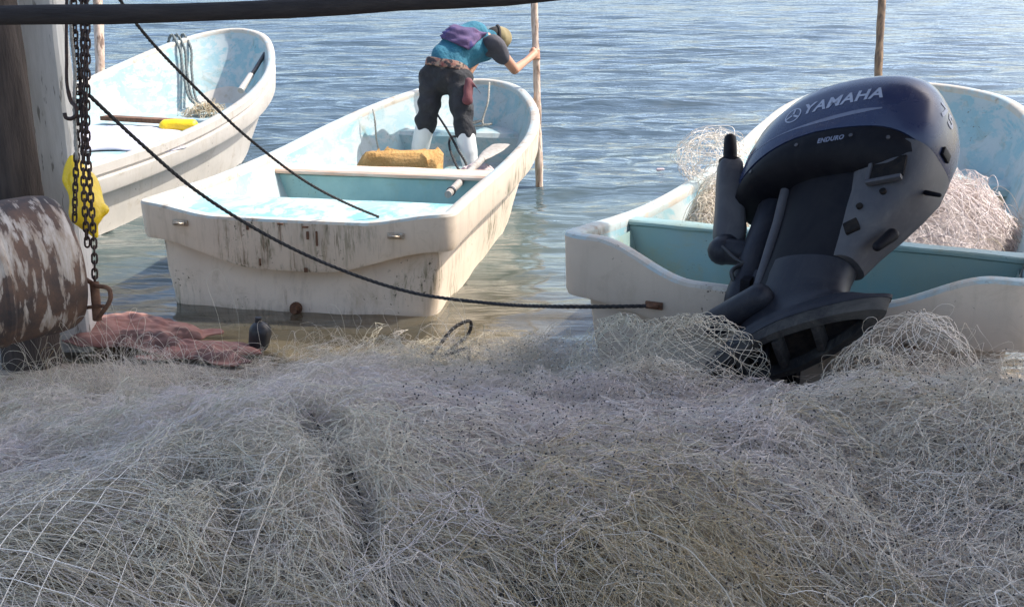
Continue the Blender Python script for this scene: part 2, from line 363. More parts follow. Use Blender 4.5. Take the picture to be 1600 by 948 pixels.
def spline(pts, n):
    """catmull-rom through pts (with any number of components)"""
    p = np.array([list(q) for q in pts], float); k = len(p)
    d = np.linalg.norm(np.diff(p[:, :3], axis=0), axis=1); T = np.concatenate([[0], np.cumsum(d)])
    mm = np.gradient(p, T, axis=0) if k > 2 else np.repeat(((p[1] - p[0]) / T[1])[None], 2, 0)
    q = np.linspace(0, T[-1], n); i = np.clip(np.searchsorted(T, q, side='right') - 1, 0, k - 2)
    hh = (T[i + 1] - T[i])[:, None]; t = ((q - T[i])[:, None]) / hh
    return (2*t**3-3*t**2+1)*p[i]+(t**3-2*t**2+t)*hh*mm[i]+(-2*t**3+3*t**2)*p[i+1]+(t**3-t**2)*hh*mm[i+1]
def sm(a, b, x): t = np.clip((np.asarray(x, float) - a) / (b - a), 0, 1); return t * t * (3 - 2 * t)

def rope(name, pts, r, mat, n=80, parent=None, wob=.0, sides=8, strands=True):
    q = spline(pts, n)
    if wob: q[1:-1] += np.cumsum(rng.normal(size=(n - 2, 3)), 0) * 0 + rng.normal(size=(n - 2, 3)) * wob
    mb = MB()
    if strands:      # three laid strands twisted round each other
        ln = np.linalg.norm(np.diff(q, axis=0), axis=1).sum(); m_ = int(min(700, max(n, ln / (r * 1.6)))); q = spline(q, m_)
        t = np.gradient(q, axis=0); t /= np.linalg.norm(t, axis=1)[:, None] + 1e-9
        up = np.array([.3, .2, .93]); a = np.cross(t, up); a /= np.linalg.norm(a, axis=1)[:, None] + 1e-9; b = np.cross(t, a)
        s = np.linspace(0, ln, m_) / (r * 9) * 2 * math.pi
        for k in range(3):
            w = s + k * 2.094
            mb.tube(q + (a * np.cos(w)[:, None] + b * np.sin(w)[:, None]) * r * .5, r * .58, 5)
    else: mb.tube(q, r, sides)
    return mb.build(name, mat, parent, True, 180)

# ------------------------------------------------------------------ ground, seabed, water
def ground_z(x, y):
    x = np.asarray(x, float); y = np.asarray(y, float)
    y = y + .55 * np.exp(-((x - .15) / .5) ** 2 - ((y - 4.9) / .55) ** 2)
    g = np.interp(y, [-40, 0, 2, 4, 5.0, 6, 7.5, 10, 16, 40, 3000], [.6, .34, .27, .12, .0, -.12, -.3, -.55, -1.2, -2.5, -3])
    return g + .015 * np.sin(x * 2.1 + y) + .01 * np.sin(x * 5.3 - y * 3.1)
def grid_mesh(name, X, Y, Z, mat):
    n, k = X.shape; V = np.stack([X, Y, Z], -1).reshape(-1, 3)
    i = np.arange(n - 1)[:, None] * k + np.arange(k - 1)[None]
    F = np.stack([i, i + 1, i + k + 1, i + k], -1).reshape(-1, 4)
    return np_mesh(name, V, F, mat)
ys = np.concatenate([np.linspace(-40, 0, 12), np.linspace(.3, 12, 118), np.geomspace(13, 3000, 30)])
xs = np.concatenate([-np.geomspace(3000, 5, 20), np.linspace(-4.5, 4.5, 100), np.geomspace(5, 3000, 20)])
X, Y = np.meshgrid(xs, ys); tag(grid_mesh('ground', X, Y, ground_z(X, Y), M['wet_sand']), kind='structure')

def waves(x, y):
    r = np.random.default_rng(3); z = np.zeros_like(x)
    for wl, amp, cnt, spread in ((2.6, .018, 4, .25), (1.3, .014, 6, .35), (.62, .0042, 8, .35), (.30, .0019, 10, .5), (.16, .0008, 8, .8)):
        for k in range(cnt):
            w = wl * r.uniform(.75, 1.3); a = r.normal(0, spread) + .12; ph = r.uniform(0, 6.3)
            kx, ky = math.sin(a) * 2 * math.pi / w, math.cos(a) * 2 * math.pi / w
            pt = kx * x + ky * y + ph + .8 * np.sin(.35 * x + k)
            z += amp * np.sin(pt) * np.clip(1.4 - y / (w * 75), 0, 1)
    return z * (0.42 + .58 * sm(5.6, 10., y))
ys = np.concatenate([np.linspace(3.2, 9, 260), np.geomspace(9.02, 220, 640), np.geomspace(225, 3000, 20)])
q = np.linspace(-1, 1, 330); q = np.sign(q) * (.55 * np.abs(q) + .45 * np.abs(q) ** 6 * 1)
X = q[None, :] * (ys[:, None] * .95 + 2); X = np.where(np.abs(q)[None] > .98, np.sign(q)[None] * 3000, X)
Y = np.repeat(ys[:, None], len(q), 1)
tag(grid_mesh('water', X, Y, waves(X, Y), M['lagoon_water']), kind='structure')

# ------------------------------------------------------------------ posts and beam on the shore, and an unseen roof shaped to cast shade
rf = empty('shade_roof', (1.4, 1.2, 5.2))
tag(rf, 'unseen tall corrugated roof added to shade the nets and outboard on the shore', 'roof')
RX0, RX1, RY0, RY1 = -1.5, 5.0, -2.2, 4.86  # height, extent and stepped edge chosen for where its shade falls
mb = MB(); xx = np.linspace(RX0, RX1, 280)
def rz(y): return .35 * (RY1 - y) / 8
for dz in (0,):
    rows = []
    for e, off in ((0, 0), (1, 0), (1, .012), (0, .012)):
        rows.append([(x, y, rz(y) + .018 * math.sin(x * 2 * math.pi / .15) + off) for x in xx for y in [RY0 if not e else RY1 + .55 * (1 - float(sm(1.3, 2.2, x)))]])
    mb.rows(rows + [rows[0]], closed=False)
mb.build('shade_sheet', M['shade_sheet'], rf)
for y in (-2.0, -.7, .6, 1.9, 3.2, 4.5):
    mb = MB(); mb.tube([(-4.0, y, rz(y) - .08), (0, y, rz(y) - .085), (RX1, y, rz(y) - .08)], .055, 10); mb.build('shade_roof_rafter', M['old_wood'], rf)
for y in (-2.0, 4.6):
    mb = MB(); mb.tube([(4.9, y, -5.1), (4.9, y, -2.5), (4.9, y, rz(y) - .1)], [.09, .085, .08], 14); mb.build('shade_roof_post', M['old_wood'], rf)  # out-of-view supports added to carry the shade roof
p = at(82, 150, 5.25); mb = MB()
def post(mb, x, y, z0, z1, w, d, lean=0, n=14, jit=.004):
    rows = []
    for k in range(n):
        z = z0 + (z1 - z0) * k / (n - 1); c = .014
        o = [rng.normal() * jit for _ in range(2)]
        cx, cy = x + lean * (z - 1.3) + o[0], y + o[1]
        rows.append([(cx + sx * (w / 2 - (c if a else 0)), cy + sy * (d / 2 - (0 if a else c)), z) for sx, sy, a in
                     ((1, -1, 0), (1, 1, 0), (1, 1, 1), (-1, 1, 1), (-1, 1, 0), (-1, -1, 0), (-1, -1, 1), (1, -1, 1))])
    mb.rows(rows, True, True, True)
post(mb, p.x, p.y, float(ground_z(p.x, p.y)) - .1, 5.05, .165, .16, .0)
tag(mb.build('concrete_post', M['concrete']), 'square grey weathered concrete post behind the peeling drum', 'post')
p = at(-6, 150, 5.0); mb = MB(); rows = []
for k in range(22):
    z = -.05 + 5.1 * k / 21
    rows.append([(p.x + .02 * math.sin(z * 2) + (.135 + .012 * math.sin(5 * a + z * 3) + .006 * math.sin(9 * a + z * 11)) * math.cos(a), p.y + .11 * math.sin(a), z) for a in np.linspace(0, 2 * math.pi, 28, endpoint=False)])
mb.rows(rows, True, True, True)
tag(mb.build('wooden_post', M['dark_post']), 'dark rough timber post at the left edge beside the concrete post', 'post')
mb = MB(); n = 60
q = spline([at(-1500, 20, 2.7), at(-420, 22, 2.9), at(0, 24, 3.0), at(150, 23, 3.02), at(420, 15, 3.08), at(620, 5, 3.15), at(830, -9, 3.22), at(1400, -60, 3.4), at(2100, -140, 3.75), at(3000, -230, 4.3)], n)
mb.tube(q + rng.normal(size=q.shape) * .0015, [.0295 * (1 - .40 * i / n) + .0012 * math.sin(i * 1.7) for i in range(n)], 12)
tag(mb.build('wooden_beam', M['dark_wood']), 'long dark wooden pole slung across the top', 'beam')

# ------------------------------------------------------------------ skiffs
SB = np.array([0, .2, .4, .6, .75, .87, .95, 1.]); SZ = np.array([0, .25, .5, .75, .9, 1.])
def interp(s, xs, ys):
    s = np.asarray(s, float); ys = np.asarray(ys, float); mm = np.gradient(ys, xs); i = np.clip(np.searchsorted(xs, s, side='right') - 1, 0, len(xs) - 2)
    h = xs[i + 1] - xs[i]; t = (s - xs[i]) / h
    return (2*t**3-3*t**2+1)*ys[i]+(t**3-2*t**2+t)*h*mm[i]+(-2*t**3+3*t**2)*ys[i+1]+(t**3-t**2)*h*mm[i+1]
class Skiff:
    def __init__(s, label, pos, hb, zs, mats, dip=.06, dipw=(.3, .62), bandS=.19, bandC=.32, bandB=.25, floor=.14, groove=False, rc=.12, kx=.80):
        ox, oy, psi, s.Ln = pos; s.hb, s.zs, s.floor = hb, zs, floor
        s.root = empty('fishing_skiff', (ox, oy, 0), (0, 0, -psi)); tag(s.root, label, 'boat', 'open fishing skiffs at the shore')
        s.mw = Matrix.Translation((ox, oy, 0)) @ Matrix.Rotation(-psi, 4, 'Z')
        Ln = s.Ln
        ss = 1 - np.linspace(0, 1, 110) ** 1.7 * (1 - rc / Ln); side = np.stack([s.half(ss), ss * Ln], 1)
        h0 = float(s.half(rc / Ln))
        arc = np.array([(h0 - rc + rc * math.cos(a), rc - rc * math.sin(a)) for a in np.linspace(0, math.pi / 2, 9)[1:]])
        xt = np.linspace(h0 - rc, -(h0 - rc), 60)[1:-1]; tr = np.stack([xt, xt * 0], 1)
        loop = np.concatenate([side, arc, tr, (arc * [-1, 1])[::-1], (side * [-1, 1])[::-1][:-1]])
        K = len(loop); x, y = loop.T
        wt = 1 - sm(0, rc * 1.4, y)                                  # 1 on the transom, 0 along the sides
        loop[:, 1] -= .05 * wt * np.clip(1 - (x / h0) ** 2, 0, 1)
        sv = np.clip(y / Ln, 0, 1)
        ax = np.abs(x) / h0
        zg = interp(sv, SZ, s.zs) - wt * dip * (1 - sm(dipw[0], dipw[1], ax))
        bh = (bandS + (bandB - bandS) * sm(.2, 1, sv)) * (1 - wt) + wt * (bandS + (bandC - bandS) * (1 - sm(.18, .92, ax)))
        # the transom dip must not drag the lower edge with it
        bh = bh - wt * dip * (1 - sm(dipw[0], dipw[1], ax))
        t = np.roll(loop, -1, 0) - np.roll(loop, 1, 0); t /= np.linalg.norm(t, axis=1)[:, None]
        nrm = np.stack([-t[:, 1], t[:, 0]], 1)
        if (nrm[150] * (loop[150] - [0, Ln * .4])).sum() < 0: nrm = -nrm
        s.loop, s.zg, s.bh, s.nrm, s.sv, s.wt, s.h0, s.K = loop, zg, bh, nrm, sv, wt, h0, K
        def row(off, z): p = loop - nrm * np.broadcast_to(np.asarray(off, float).reshape(-1, 1), (K, 1)); return [(a, b_, c) for (a, b_), c in zip(p, z)]
        g = [(.072, -.05), (.074, -.012), (.066, 0.), (.03, .006), (.006, .002), (0, -.012), (.003, -.05)]
        if groove: g += [(.004, -.075), (.024, -.088), (.024, -.100), (.002, -.112)]
        rows = [row(o, zg + d) for o, d in g[:6]]
        mb = MB(); mb.rows(rows); mb.build('gunwale_cap', M['rim_paint'], s.root, True, 50)
        rows = [row(o, zg + d) for o, d in g[5:]] + [row(.010, zg - bh + .02), row(.018, zg - bh), row(.115 + .05 * wt * (1 - sm(.6, .86, ax)), zg - bh + .016)]
        mb = MB(); mb.rows(rows); mb.build('gunwale_band', mats['band'], s.root, True, 50)
        # lower hull
        zc = -.02 + .34 * sm(.45, 1.05, sv) ** 1.5
        ky = .875; kx = kx - (kx - .80) * sm(.1, .6, sv)
        ch = np.stack([x * kx, y * ky + .075, zc], 1)
        top = np.concatenate([loop - nrm * (.110 + .05 * wt * (1 - sm(.6, .86, ax)))[:, None], (zg - bh + .018)[:, None]], 1)
        mid = (top * .5 + ch * .5); mid[:, :2] += nrm * .012
        low = top * .15 + ch * .85
        keel = np.stack([x * .5, y * ky * .97 + .1, zc * .5 - .12], 1); kc = np.stack([x * 0, y * ky * .95 + .12, zc * .3 - .17], 1)
        mb = MB(); mb.rows([[tuple(p) for p in r] for r in (top, mid, low, ch, keel, kc)]); mb.build('lower_hull', mats['hull'], s.root, True, 35)
        # inner skin
        fl = floor + .22 * sm(.72, 1., sv)
        a0 = np.concatenate([loop - nrm * .070, (zg - .03)[:, None]], 1); a1 = np.concatenate([loop - nrm * .085, (zg - .11)[:, None]], 1)
        a3 = np.stack([x * .80, y * .90 + .14, fl + .10], 1); a2 = a1 * .5 + a3 * .5; a2[:, 1] += .12 * wt; a3[:, 1] += .06 * wt; a1[:, 1] += .03 * wt
        a4 = np.stack([x * .73, y * .89 + .16, fl + .012], 1); a5 = np.stack([x * .62, y * .88 + .17, fl], 1); a6 = np.stack([x * 0, y * .88 + .17, fl], 1)
        mb = MB(); mb.rows([[tuple(p) for p in r] for r in (a0, a1, a2, a3, a4, a5, a6)]); mb.build('inner_skin', mats['inner'], s.root, True, 50)
    def half(s, sv): return np.sqrt(np.maximum(interp(sv, SB, np.append(s.hb, 0) ** 2), 0))
    def inner(s, y, z):
        """half width of the inner skin at station y and height z"""
        sv = y / s.Ln; h = float(s.half(sv)); zg = float(interp(sv, SZ, s.zs)); k = np.clip((zg - .1 - z) / (zg - .1 - s.floor), 0, 1)
        return (h - .08) * (1 - k) + h * .80 * k
    def plate(s, name, y0, y1, z0, z1, mat, n=8, bev=.012, gap=-.005, crown=0.):
        """a board or box fitted between the inner sides"""
        mb = MB(); rows = []
        xs_ = np.linspace(-1, 1, n)
        prof = [(y0 + bev, z1), (y1 - bev, z1), (y1, z1 - bev), (y1, z0), (y0, z0), (y0, z1 - bev)]
        for k in xs_: rows.append([(k * (s.inner(yy, zz) - gap), yy, zz + crown * (1 - k * k) + rng.normal() * .0015) for yy, zz in prof])
        mb.rows(rows, True, True, True); return mb.build(name, mat, s.root, True, 40)
    def P(s, x, y, z): return s.mw @ Vector((x, y, z))
    def eye(s, x, z, w=.06, mat=None, name='mooring_eye'):
        mb = MB(); y = -.05 * (1 - (x / s.h0) ** 2) - .004
        mb.box((x, y, z), (w * 1.5, .012, .032), None, .004); mb.box((x, y - .012, z), (w, .02, .016), None, .005)
        pts = [(x + w * .42 * math.cos(a), y - .016 - .03 * abs(math.sin(a)), z + .008 * math.sin(a)) for a in np.linspace(0, math.pi, 9)]
        mb.tube(pts, .006, 8); return mb.build(name, mat or M['steel_eye'], s.root)

mats2 = dict(band=M['tan_hull'], hull=M['tan_hull'], inner=M['pale_cyan'])
b2 = Skiff('worn tan-sided skiff with pale blue inside, the man standing in it', (-1.188, 5.858, .205, 4.512),
           [.905, .868, .864, .836, .733, .561, .374], [.589, .582, .621, .721, .806, .866],
           dict(band=M['tan_hull'], hull=M['tan_hull'], inner=M['pale_cyan']), dip=.055, dipw=(.45, .95), bandS=.20, bandC=.335, rc=.09, kx=.855)
b1 = Skiff('white skiff with bow to the right moored behind the chains at far left', (-3.692, 7.52, .119, 5.352),
           [.81, .907, .964, .949, .838, .637, .422], [.527, .561, .669, .879, 1.064, 1.186],
           dict(band=M['white_hull'], hull=M['white_hull'], inner=M['pale_cyan']), dip=.05, dipw=(.4, .9), bandS=.22, bandC=.30, bandB=.30, groove=True, floor=.2)
b3 = Skiff('grey-tan skiff with greenish stern well, outboard tilted up on its stern', (1.056, 4.261, .443, 4.378),
           [.961, .93, .915, .89, .875, .785, .575], [.726, .659, .689, .813, .937, 1.029],
           dict(band=M['grey_tan_hull'], hull=M['grey_tan_hull'], inner=M['pale_cyan']), dip=.142, dipw=(.36, .82), bandS=.27, bandC=.36, bandB=.27, floor=.2, rc=.11)
# fittings of the middle skiff
b2.plate('stern_deck', .085, .62, .40, .515, M['cyan_paint'])
b2.plate('stern_deck_edge', .63, .70, .30, .505, M['cyan_paint'])
b2.plate('thwart', 1.62, 1.86, .475, .505, M['bench_wood'])
b2.plate('thwart_front', 1.66, 1.70, .16, .470, M['teal_paint'])
b2.plate('bow_locker', 3.62, 4.15, .2, .50, M['pale_cyan'], n=14, bev=.03)
for x in (-.62, .60): b2.eye(x, .49 if x < 0 else .475)
mb = MB(); mb.tube([(.0, -.02, .03), (.0, .06, .03)], .022, 14); mb.tube([(.0, .01, .03), (.0, .03, .03)], .034, 14); mb.build('drain_plug', M['rust'], b2.root)
for x, z, w, h_ in ((.12, .46, .02, .055), (.17, .445, .014, .10), (-.22, .49, .02, .04), (-.16, .30, .012, .05), (.1, .27, .03, .03), (-.03, .515, .05, .012), (.11, .505, .05, .012)):
    mb = MB(); mb.box((x, -.054 + .05 * (x / b2.h0) ** 2, z), (w * .65, .012, h_ * .8), None, .003); mb.build('bolt_plate', M['rust'], b2.root)
# fittings of the far skiff
b1.plate('stern_deck', .16, 3.0, .40, .45, M['pale_cyan'], n=14)
b1.plate('bow_seat', 3.6, 4.05, .34, .40, M['pale_cyan'], n=14, gap=.12)
# fittings of the near skiff
b3.plate('bulkhead', .66, .70, .22, .645, M['green_well'], n=14, bev=.008)
b3.plate('bulkhead_cap', .645, .735, .646, .668, M['green_well'], n=14, bev=.008)
b3.plate('well_floor', .18, .655, .25, .30, M['green_well'], n=14)
b3.plate('bow_deck', 3.3, 4.1, .44, .50, M['pale_cyan'], n=14, bev=.02)
def well_liner():
    mb = MB(); rows = []
    for yy in np.linspace(.20, .65, 8): rows.append([(sx * (b3.inner(yy, z) - .012), yy, z) for sx, z in ((-1, .62), (-1, .32))])
    mb.rows(rows, False); mb.build('well_side', M['green_well'], b3.root)
    mb = MB(); mb.rows([[(-x, y, z) for x, y, z in r] for r in rows], False); mb.build('well_side', M['green_well'], b3.root)
well_liner()
b3.eye(-.50, .475, .05, M['rust']); b3.eye(.52, .455, .06)

# ------------------------------------------------------------------ outboard motor
MO = Vector((1.315, 4.45, 1.035)); MS = 1.13
def motor_axes(psi, T, be):
    fw = Vector((math.sin(psi), math.cos(psi), 0)); lf = Vector((-math.cos(psi), math.sin(psi), 0)); zz = Vector((0, 0, 1))
    a = fw * math.sin(T) + zz * math.cos(T); f0 = fw * math.cos(T) - zz * math.sin(T)
    fr_ = f0 * math.cos(be) + lf * math.sin(be); pt = a.cross(fr_)
    return Matrix((fr_, pt, a)).transposed()
MR = Matrix.Rotation(R(6), 3, Vector((0, math.cos(THETA), -math.sin(THETA)))) @ motor_axes(.45, .80, 1.14)
motor = empty('outboard_motor'); motor.matrix_world = Matrix.Translation(MO) @ MR.to_4x4() @ Matrix.Scale(MS, 4)
tag(motor, 'dark navy outboard motor tilted up with its lower unit removed', 'outboard motor')
def plan(fx, rx, hw, n=64, e=2.5, nose=.75):
    """closed plan outline: fx front, rx rear (negative), hw half width; the front is slimmer"""
    pts = []
    cx = (fx + rx) / 2; lx = (fx - rx) / 2
    for k in range(n):
        a = 2 * math.pi * k / n; c, s_ = math.cos(a), math.sin(a)
        x = math.copysign(abs(c) ** (2 / e), c); y = math.copysign(abs(s_) ** (2 / e), s_)
        w = hw * (1 - (1 - nose) * max(0, x) ** 2)
        pts.append((cx + lx * x, w * y))
    return pts
def droop(x, k): return -k * np.clip((x + .05) / .4, 0, 1.2) ** 1.6 - k * .35 * np.clip((-x - .22) / .15, 0, 1.2) ** 2
def loft(levels, nose=.75, e=2.5, dk=0., cap0=True, cap1=True):
    rows = []
    for lv in levels:
        z, fx, rx, hw = lv[:4]; ee = lv[4] if len(lv) > 4 else e; d = lv[5] if len(lv) > 5 else dk
        rows.append([(x, y, z + float(droop(x, d))) for x, y in plan(fx, rx, hw, e=ee, nose=nose)])
    mb = MB(); mb.rows(rows, True, cap0, cap1); return mb
CW = loft([(.0, .360, -.365, .210, 2.9, .11), (.02, .366, -.374, .217, 3., .11), (.10, .362, -.378, .224, 3.1, .105), (.17, .345, -.37, .221, 3.1, .095),
           (.225, .305, -.352, .204, 2.9, .08), (.265, .255, -.325, .172, 2.8, .065), (.285, .225, -.308, .150, 2.7, .055), (.293, .21, -.296, .142, 2.7, .05), (.318, .165, -.27, .118, 2.6, .04), (.336, .08, -.2, .07, 2.4, .03), (.341, .0, -.13, .03, 2.2, .02)])
cowl = CW.build('cowl', M['cowl'], motor, True, 38)
bv = BVHTree.FromPolygons([Vector(v) for v in CW.v], CW.f)
mb = loft([(-.002, .352, -.36, .208, 2.9, .12), (-.02, .352, -.36, .208, 2.9, .12)]); mb.build('cowl_seal', M['motor_black'], motor)
PN = loft([(-.022, .360, -.366, .214, 2.9, .12), (-.05, .356, -.366, .212, 2.9, .115), (-.085, .335, -.355, .196, 2.8, .10), (-.115, .29, -.335, .165, 2.7, .07), (-.13, .23, -.32, .14, 2.6, .04)])
PN.build('bottom_pan', M['motor_black'], motor, True, 45)
bvp = BVHTree.FromPolygons([Vector(v) for v in PN.v], PN.f)
# rear apron running from the cowl down to the leg
AP = loft([(-.03, -.12, -.375, .150, 3.2), (-.12, -.10, -.372, .135, 3.2), (-.20, -.09, -.345, .115, 3.), (-.28, -.09, -.30, .100, 3.), (-.36, -.10, -.245, .085, 2.8), (-.44, -.1, -.205, .07, 2.6)], nose=1.)
ap = AP.build('rear_apron', M['motor_light'], motor, True, 40)
mb = MB()
def app(x, z):   # point on the port face of the apron
    h = BVHTree.FromPolygons([Vector(v) for v in AP.v], AP.f).ray_cast(Vector((x, 1, z)), Vector((0, -1, 0)))
    return h[0] if h[0] else Vector((x, .12, z))
c = app(-.275, -.14); mb.box(c, (.115, .012, .085), Matrix.Rotation(.1, 3, 'Y'), .004); mb.build('handle_recess', M['cavity'], ap)
mb = MB(); mb.box(c + Vector((.0, .004, -.052)), (.12, .02, .016), Matrix.Rotation(.1, 3, 'Y'), .005); mb.box(c + Vector((.062, .004, 0)), (.014, .018, .10), Matrix.Rotation(.1, 3, 'Y'), .005); mb.build('recess_rim', M['motor_light'], ap)
for x, z in ((-.20, -.27), (-.27, -.22)):
    mb = MB(); c = app(x, z); mb.tube([c - Vector((0, .01, 0)), c + Vector((0, .008, 0))], .011, 12); mb.build('bolt', M['cavity'], ap)
mb = MB(); c = app(-.185, -.34); mb.box(c, (.05, .016, .05), Matrix.Rotation(.5, 3, 'Y'), .006); mb.build('drain_slot', M['cavity'], ap)
mb = MB(); mb.capsule((-.365, .02, -.165), (-.42, .03, -.19), .009, .007); mb.build('pilot_spout', M['motor_black'], motor)
mb = MB(); c = app(-.30, -.36); mb.capsule((-.30, .03, -.34), (-.275, .05, -.40), .022, .016); mb.build('rubber_grommet', M['motor_black'], motor)
mb = MB(); h_ = bv.ray_cast(Vector((-1, 0, .03)), Vector((1, 0, 0)))[0]; mb.box(h_ + Vector((-.004, 0, -.02)), (.012, .05, .035), None, .005); mb.build('cowl_latch', M['motor_black'], motor)
for x in (.24, .05, -.15, -.27):
    h_ = bvp.ray_cast(Vector((x, 1, -.045 + float(droop(x, .11)))), Vector((0, -1, 0)))
    if h_[0]: mb = MB(); mb.tube([h_[0] - h_[1] * .004, h_[0] + h_[1] * .004], .007, 10); mb.build('screw', M['motor_light'], motor)
# leg
LG = loft([(-.09, .15, -.30, .128), (-.15, .145, -.29, .120), (-.25, .135, -.25, .105), (-.35, .13, -.20, .094), (-.43, .13, -.175, .086), (-.50, .135, -.165, .080), (-.56, .14, -.165, .078)], nose=.9, e=3.2)
LG.build('midsection', M['motor_black'], motor, True, 45)
LW = loft([(-.445, .142, -.185, .093), (-.50, .145, -.18, .088), (-.57, .155, -.185, .086), (-.62, .175, -.215, .092), (-.645, .215, -.27, .105), (-.657, .25, -.30, .104, 1.9), (-.675, .264, -.348, .110, 1.55), (-.688, .264, -.348, .110, 1.55)], nose=.8, e=2.3)
def rake(v):        # the foot of the leg is cut at a slant, low in front
    k = min(max((-.44 - v[2]) / .2, 0), 1); return (v[0], v[1], v[2] - .52 * k * (v[0] + .12))
LW.v = [rake(v) for v in LW.v]
LW.build('lower_casing', M['motor_grey'], motor, True, 45)
mb = MB(); mb.capsule((.225, .055, -.69), (.06, .098, -.62), .052, .046); mb.build('exhaust_bulge', M['motor_grey'], motor)
mb = loft([(-.10, .165, .11, .10), (-.28, .15, .10, .085), (-.54, .15, .10, .06)], nose=.9, e=3); mb.build('front_spine', M['motor_light'], motor)
# open underside: rim, dark hollow, ribs
out_ = plan(.262, -.345, .108, e=1.55, nose=.8); inn = plan(.215, -.285, .080, e=1.55, nose=.8)
rows = [[(x, y, z) for x, y in o] for o, z in ((out_, -.687), (out_, -.735), (inn, -.737), (inn, -.692))]
mb = MB(); mb.rows(rows); mb.v = [rake(v) for v in mb.v]; rim = mb.build('open_flange', M['motor_scuffed'], motor, True, 40)
mb = MB(); mb.rows([[(x * .98, y * .98, -.690) for x, y in inn]], True, True); mb.v = [rake(v) for v in mb.v]; mb.build('hollow', M['cavity'], rim)
for x in (.10, -.02, -.14):
    mb = MB(); w = .186 - .4 * max(0, -x - .08); mb.box((x, 0, -.712), (.02, w * .72, .045), Matrix.Rotation(.22, 3, 'Z'), .003); mb.v = [rake(v) for v in mb.v]; mb.build('rib', M['motor_scuffed'], rim)
mb = MB(); mb.capsule((.02, .02, -.70), (.02, .02, -.82), .016, .014); mb.build('drive_shaft', M['motor_black'], motor)
# swivel bracket, clamp, tiller
mb = MB(); mb.capsule((.215, 0, -.14), (.215, 0, -.56), .062, .055); mb.box((.18, 0, -.22), (.1, .07, .10), None, .01); mb.box((.18, 0, -.5), (.1, .07, .10), None, .01)
mb.build('swivel_bracket', M['motor_grey'], motor)
tb = MB(); tip = motor.matrix_world.inverted()
def ml(p): return tip @ Vector(p)
ub = ml(at(1140, 372, 4.62)); ut = ml(at(1141, 212, 4.78)); d = (ut - ub)
s1 = (ml(at(1265, 330, 4.62)) - ub)
mb = MB()
rows = []
side_v = (ml(at(1240, 372, 4.62)) - ub).normalized(); depth_v = d.normalized().cross(side_v).normalized()
for k, (f, w, dp) in enumerate(((-.10, .036, .036), (-.06, .054, .054), (.06, .060, .055), (.25, .054, .05), (.55, .050, .048), (.70, .046, .044), (.74, .036, .036))):
    c = ub + d * f; rows.append([c + side_v * w * math.copysign(abs(math.cos(a)) ** .6, math.cos(a)) + depth_v * dp * math.copysign(abs(math.sin(a)) ** .6, math.sin(a)) for a in np.linspace(0, 2 * math.pi, 24, endpoint=False)])
mb.rows(rows, True, True, True); til = mb.build('tiller_arm', M['motor_light'], motor, True, 50)
mb = MB(); q = [ub + d * f for f in (.70, .73, .76, .80, .9, .98, 1.0)]; mb.tube(q, [.030, .030, .024, .026, .025, .022, .016], 18); mb.build('grip', M['motor_black'], til)
mb = MB(); mb.tube([ub + d * .71, ub + d * .745], .043, 18); mb.build('grip_collar', M['motor_black'], til)
mb = MB(); e0 = ml(at(1128, 392, 4.55)); e1 = ml(at(1190, 398, 4.5)); e2 = ml(at(1235, 385, 4.5))
mb.capsule(e0, e1, .05, .045); mb.capsule(e1, e2, .045, .05); mb.capsule(ub - d * .05, e0, .05, .052); mb.build('steering_arm', M['motor_grey'], motor)
mb = MB(); mb.capsule(ml(at(1176, 290, 4.72)), ml(at(1177, 253, 4.76)), .020, .022); mb.build('shift_lever', M['motor_black'], motor)
mb = MB(); q = spline([ml(at(*p)) for p in ((1195, 408, 4.45), (1165, 412, 4.42), (1143, 425, 4.40), (1152, 445, 4.40), (1180, 436, 4.4), (1205, 425, 4.42))], 40); mb.tube(q, .008, 8); mb.build('fuel_hose', M['black_rubber'], motor)
mb = MB(); q = spline([ml(at(*p)) for p in ((1128, 385, 4.5), (1160, 410, 4.42), (1195, 415, 4.42), (1240, 405, 4.45))], 30); mb.tube(q, .006, 8); mb.build('cable', M['black_rubber'], motor)
# clamp that grips the transom
inv = motor.matrix_world.inverted()
for x in (-.10, .10):
    mb = MB(); outl = [(-.16, .66), (.03, .66), (.05, .52), (.02, .50), (-.052, .50), (-.055, .24), (-.12, .24), (-.17, .40)]
    r0 = [inv @ b3.P(x - .018, y, z) for y, z in outl]; r1 = [inv @ b3.P(x + .018, y, z) for y, z in outl]
    mb.rows([r0, r1], True, True, True); mb.build('clamp_bracket', M['motor_black'], motor, False)
mb = MB(); mb.box((0, 0, 0), (.17, .05, .30), None, .01); bmx = inv @ b3.mw @ Matrix.Translation((0, -.115, .42)); mb.v = [tuple(bmx @ Vector(v)) for v in mb.v]; mb.build('clamp_plate', M['motor_black'], motor)
mb = MB(); mb.tube([inv @ b3.P(-.15, -.08, .63), inv @ b3.P(.15, -.08, .63)], .028, 14); mb.build('tilt_tube', M['motor_grey'], motor)
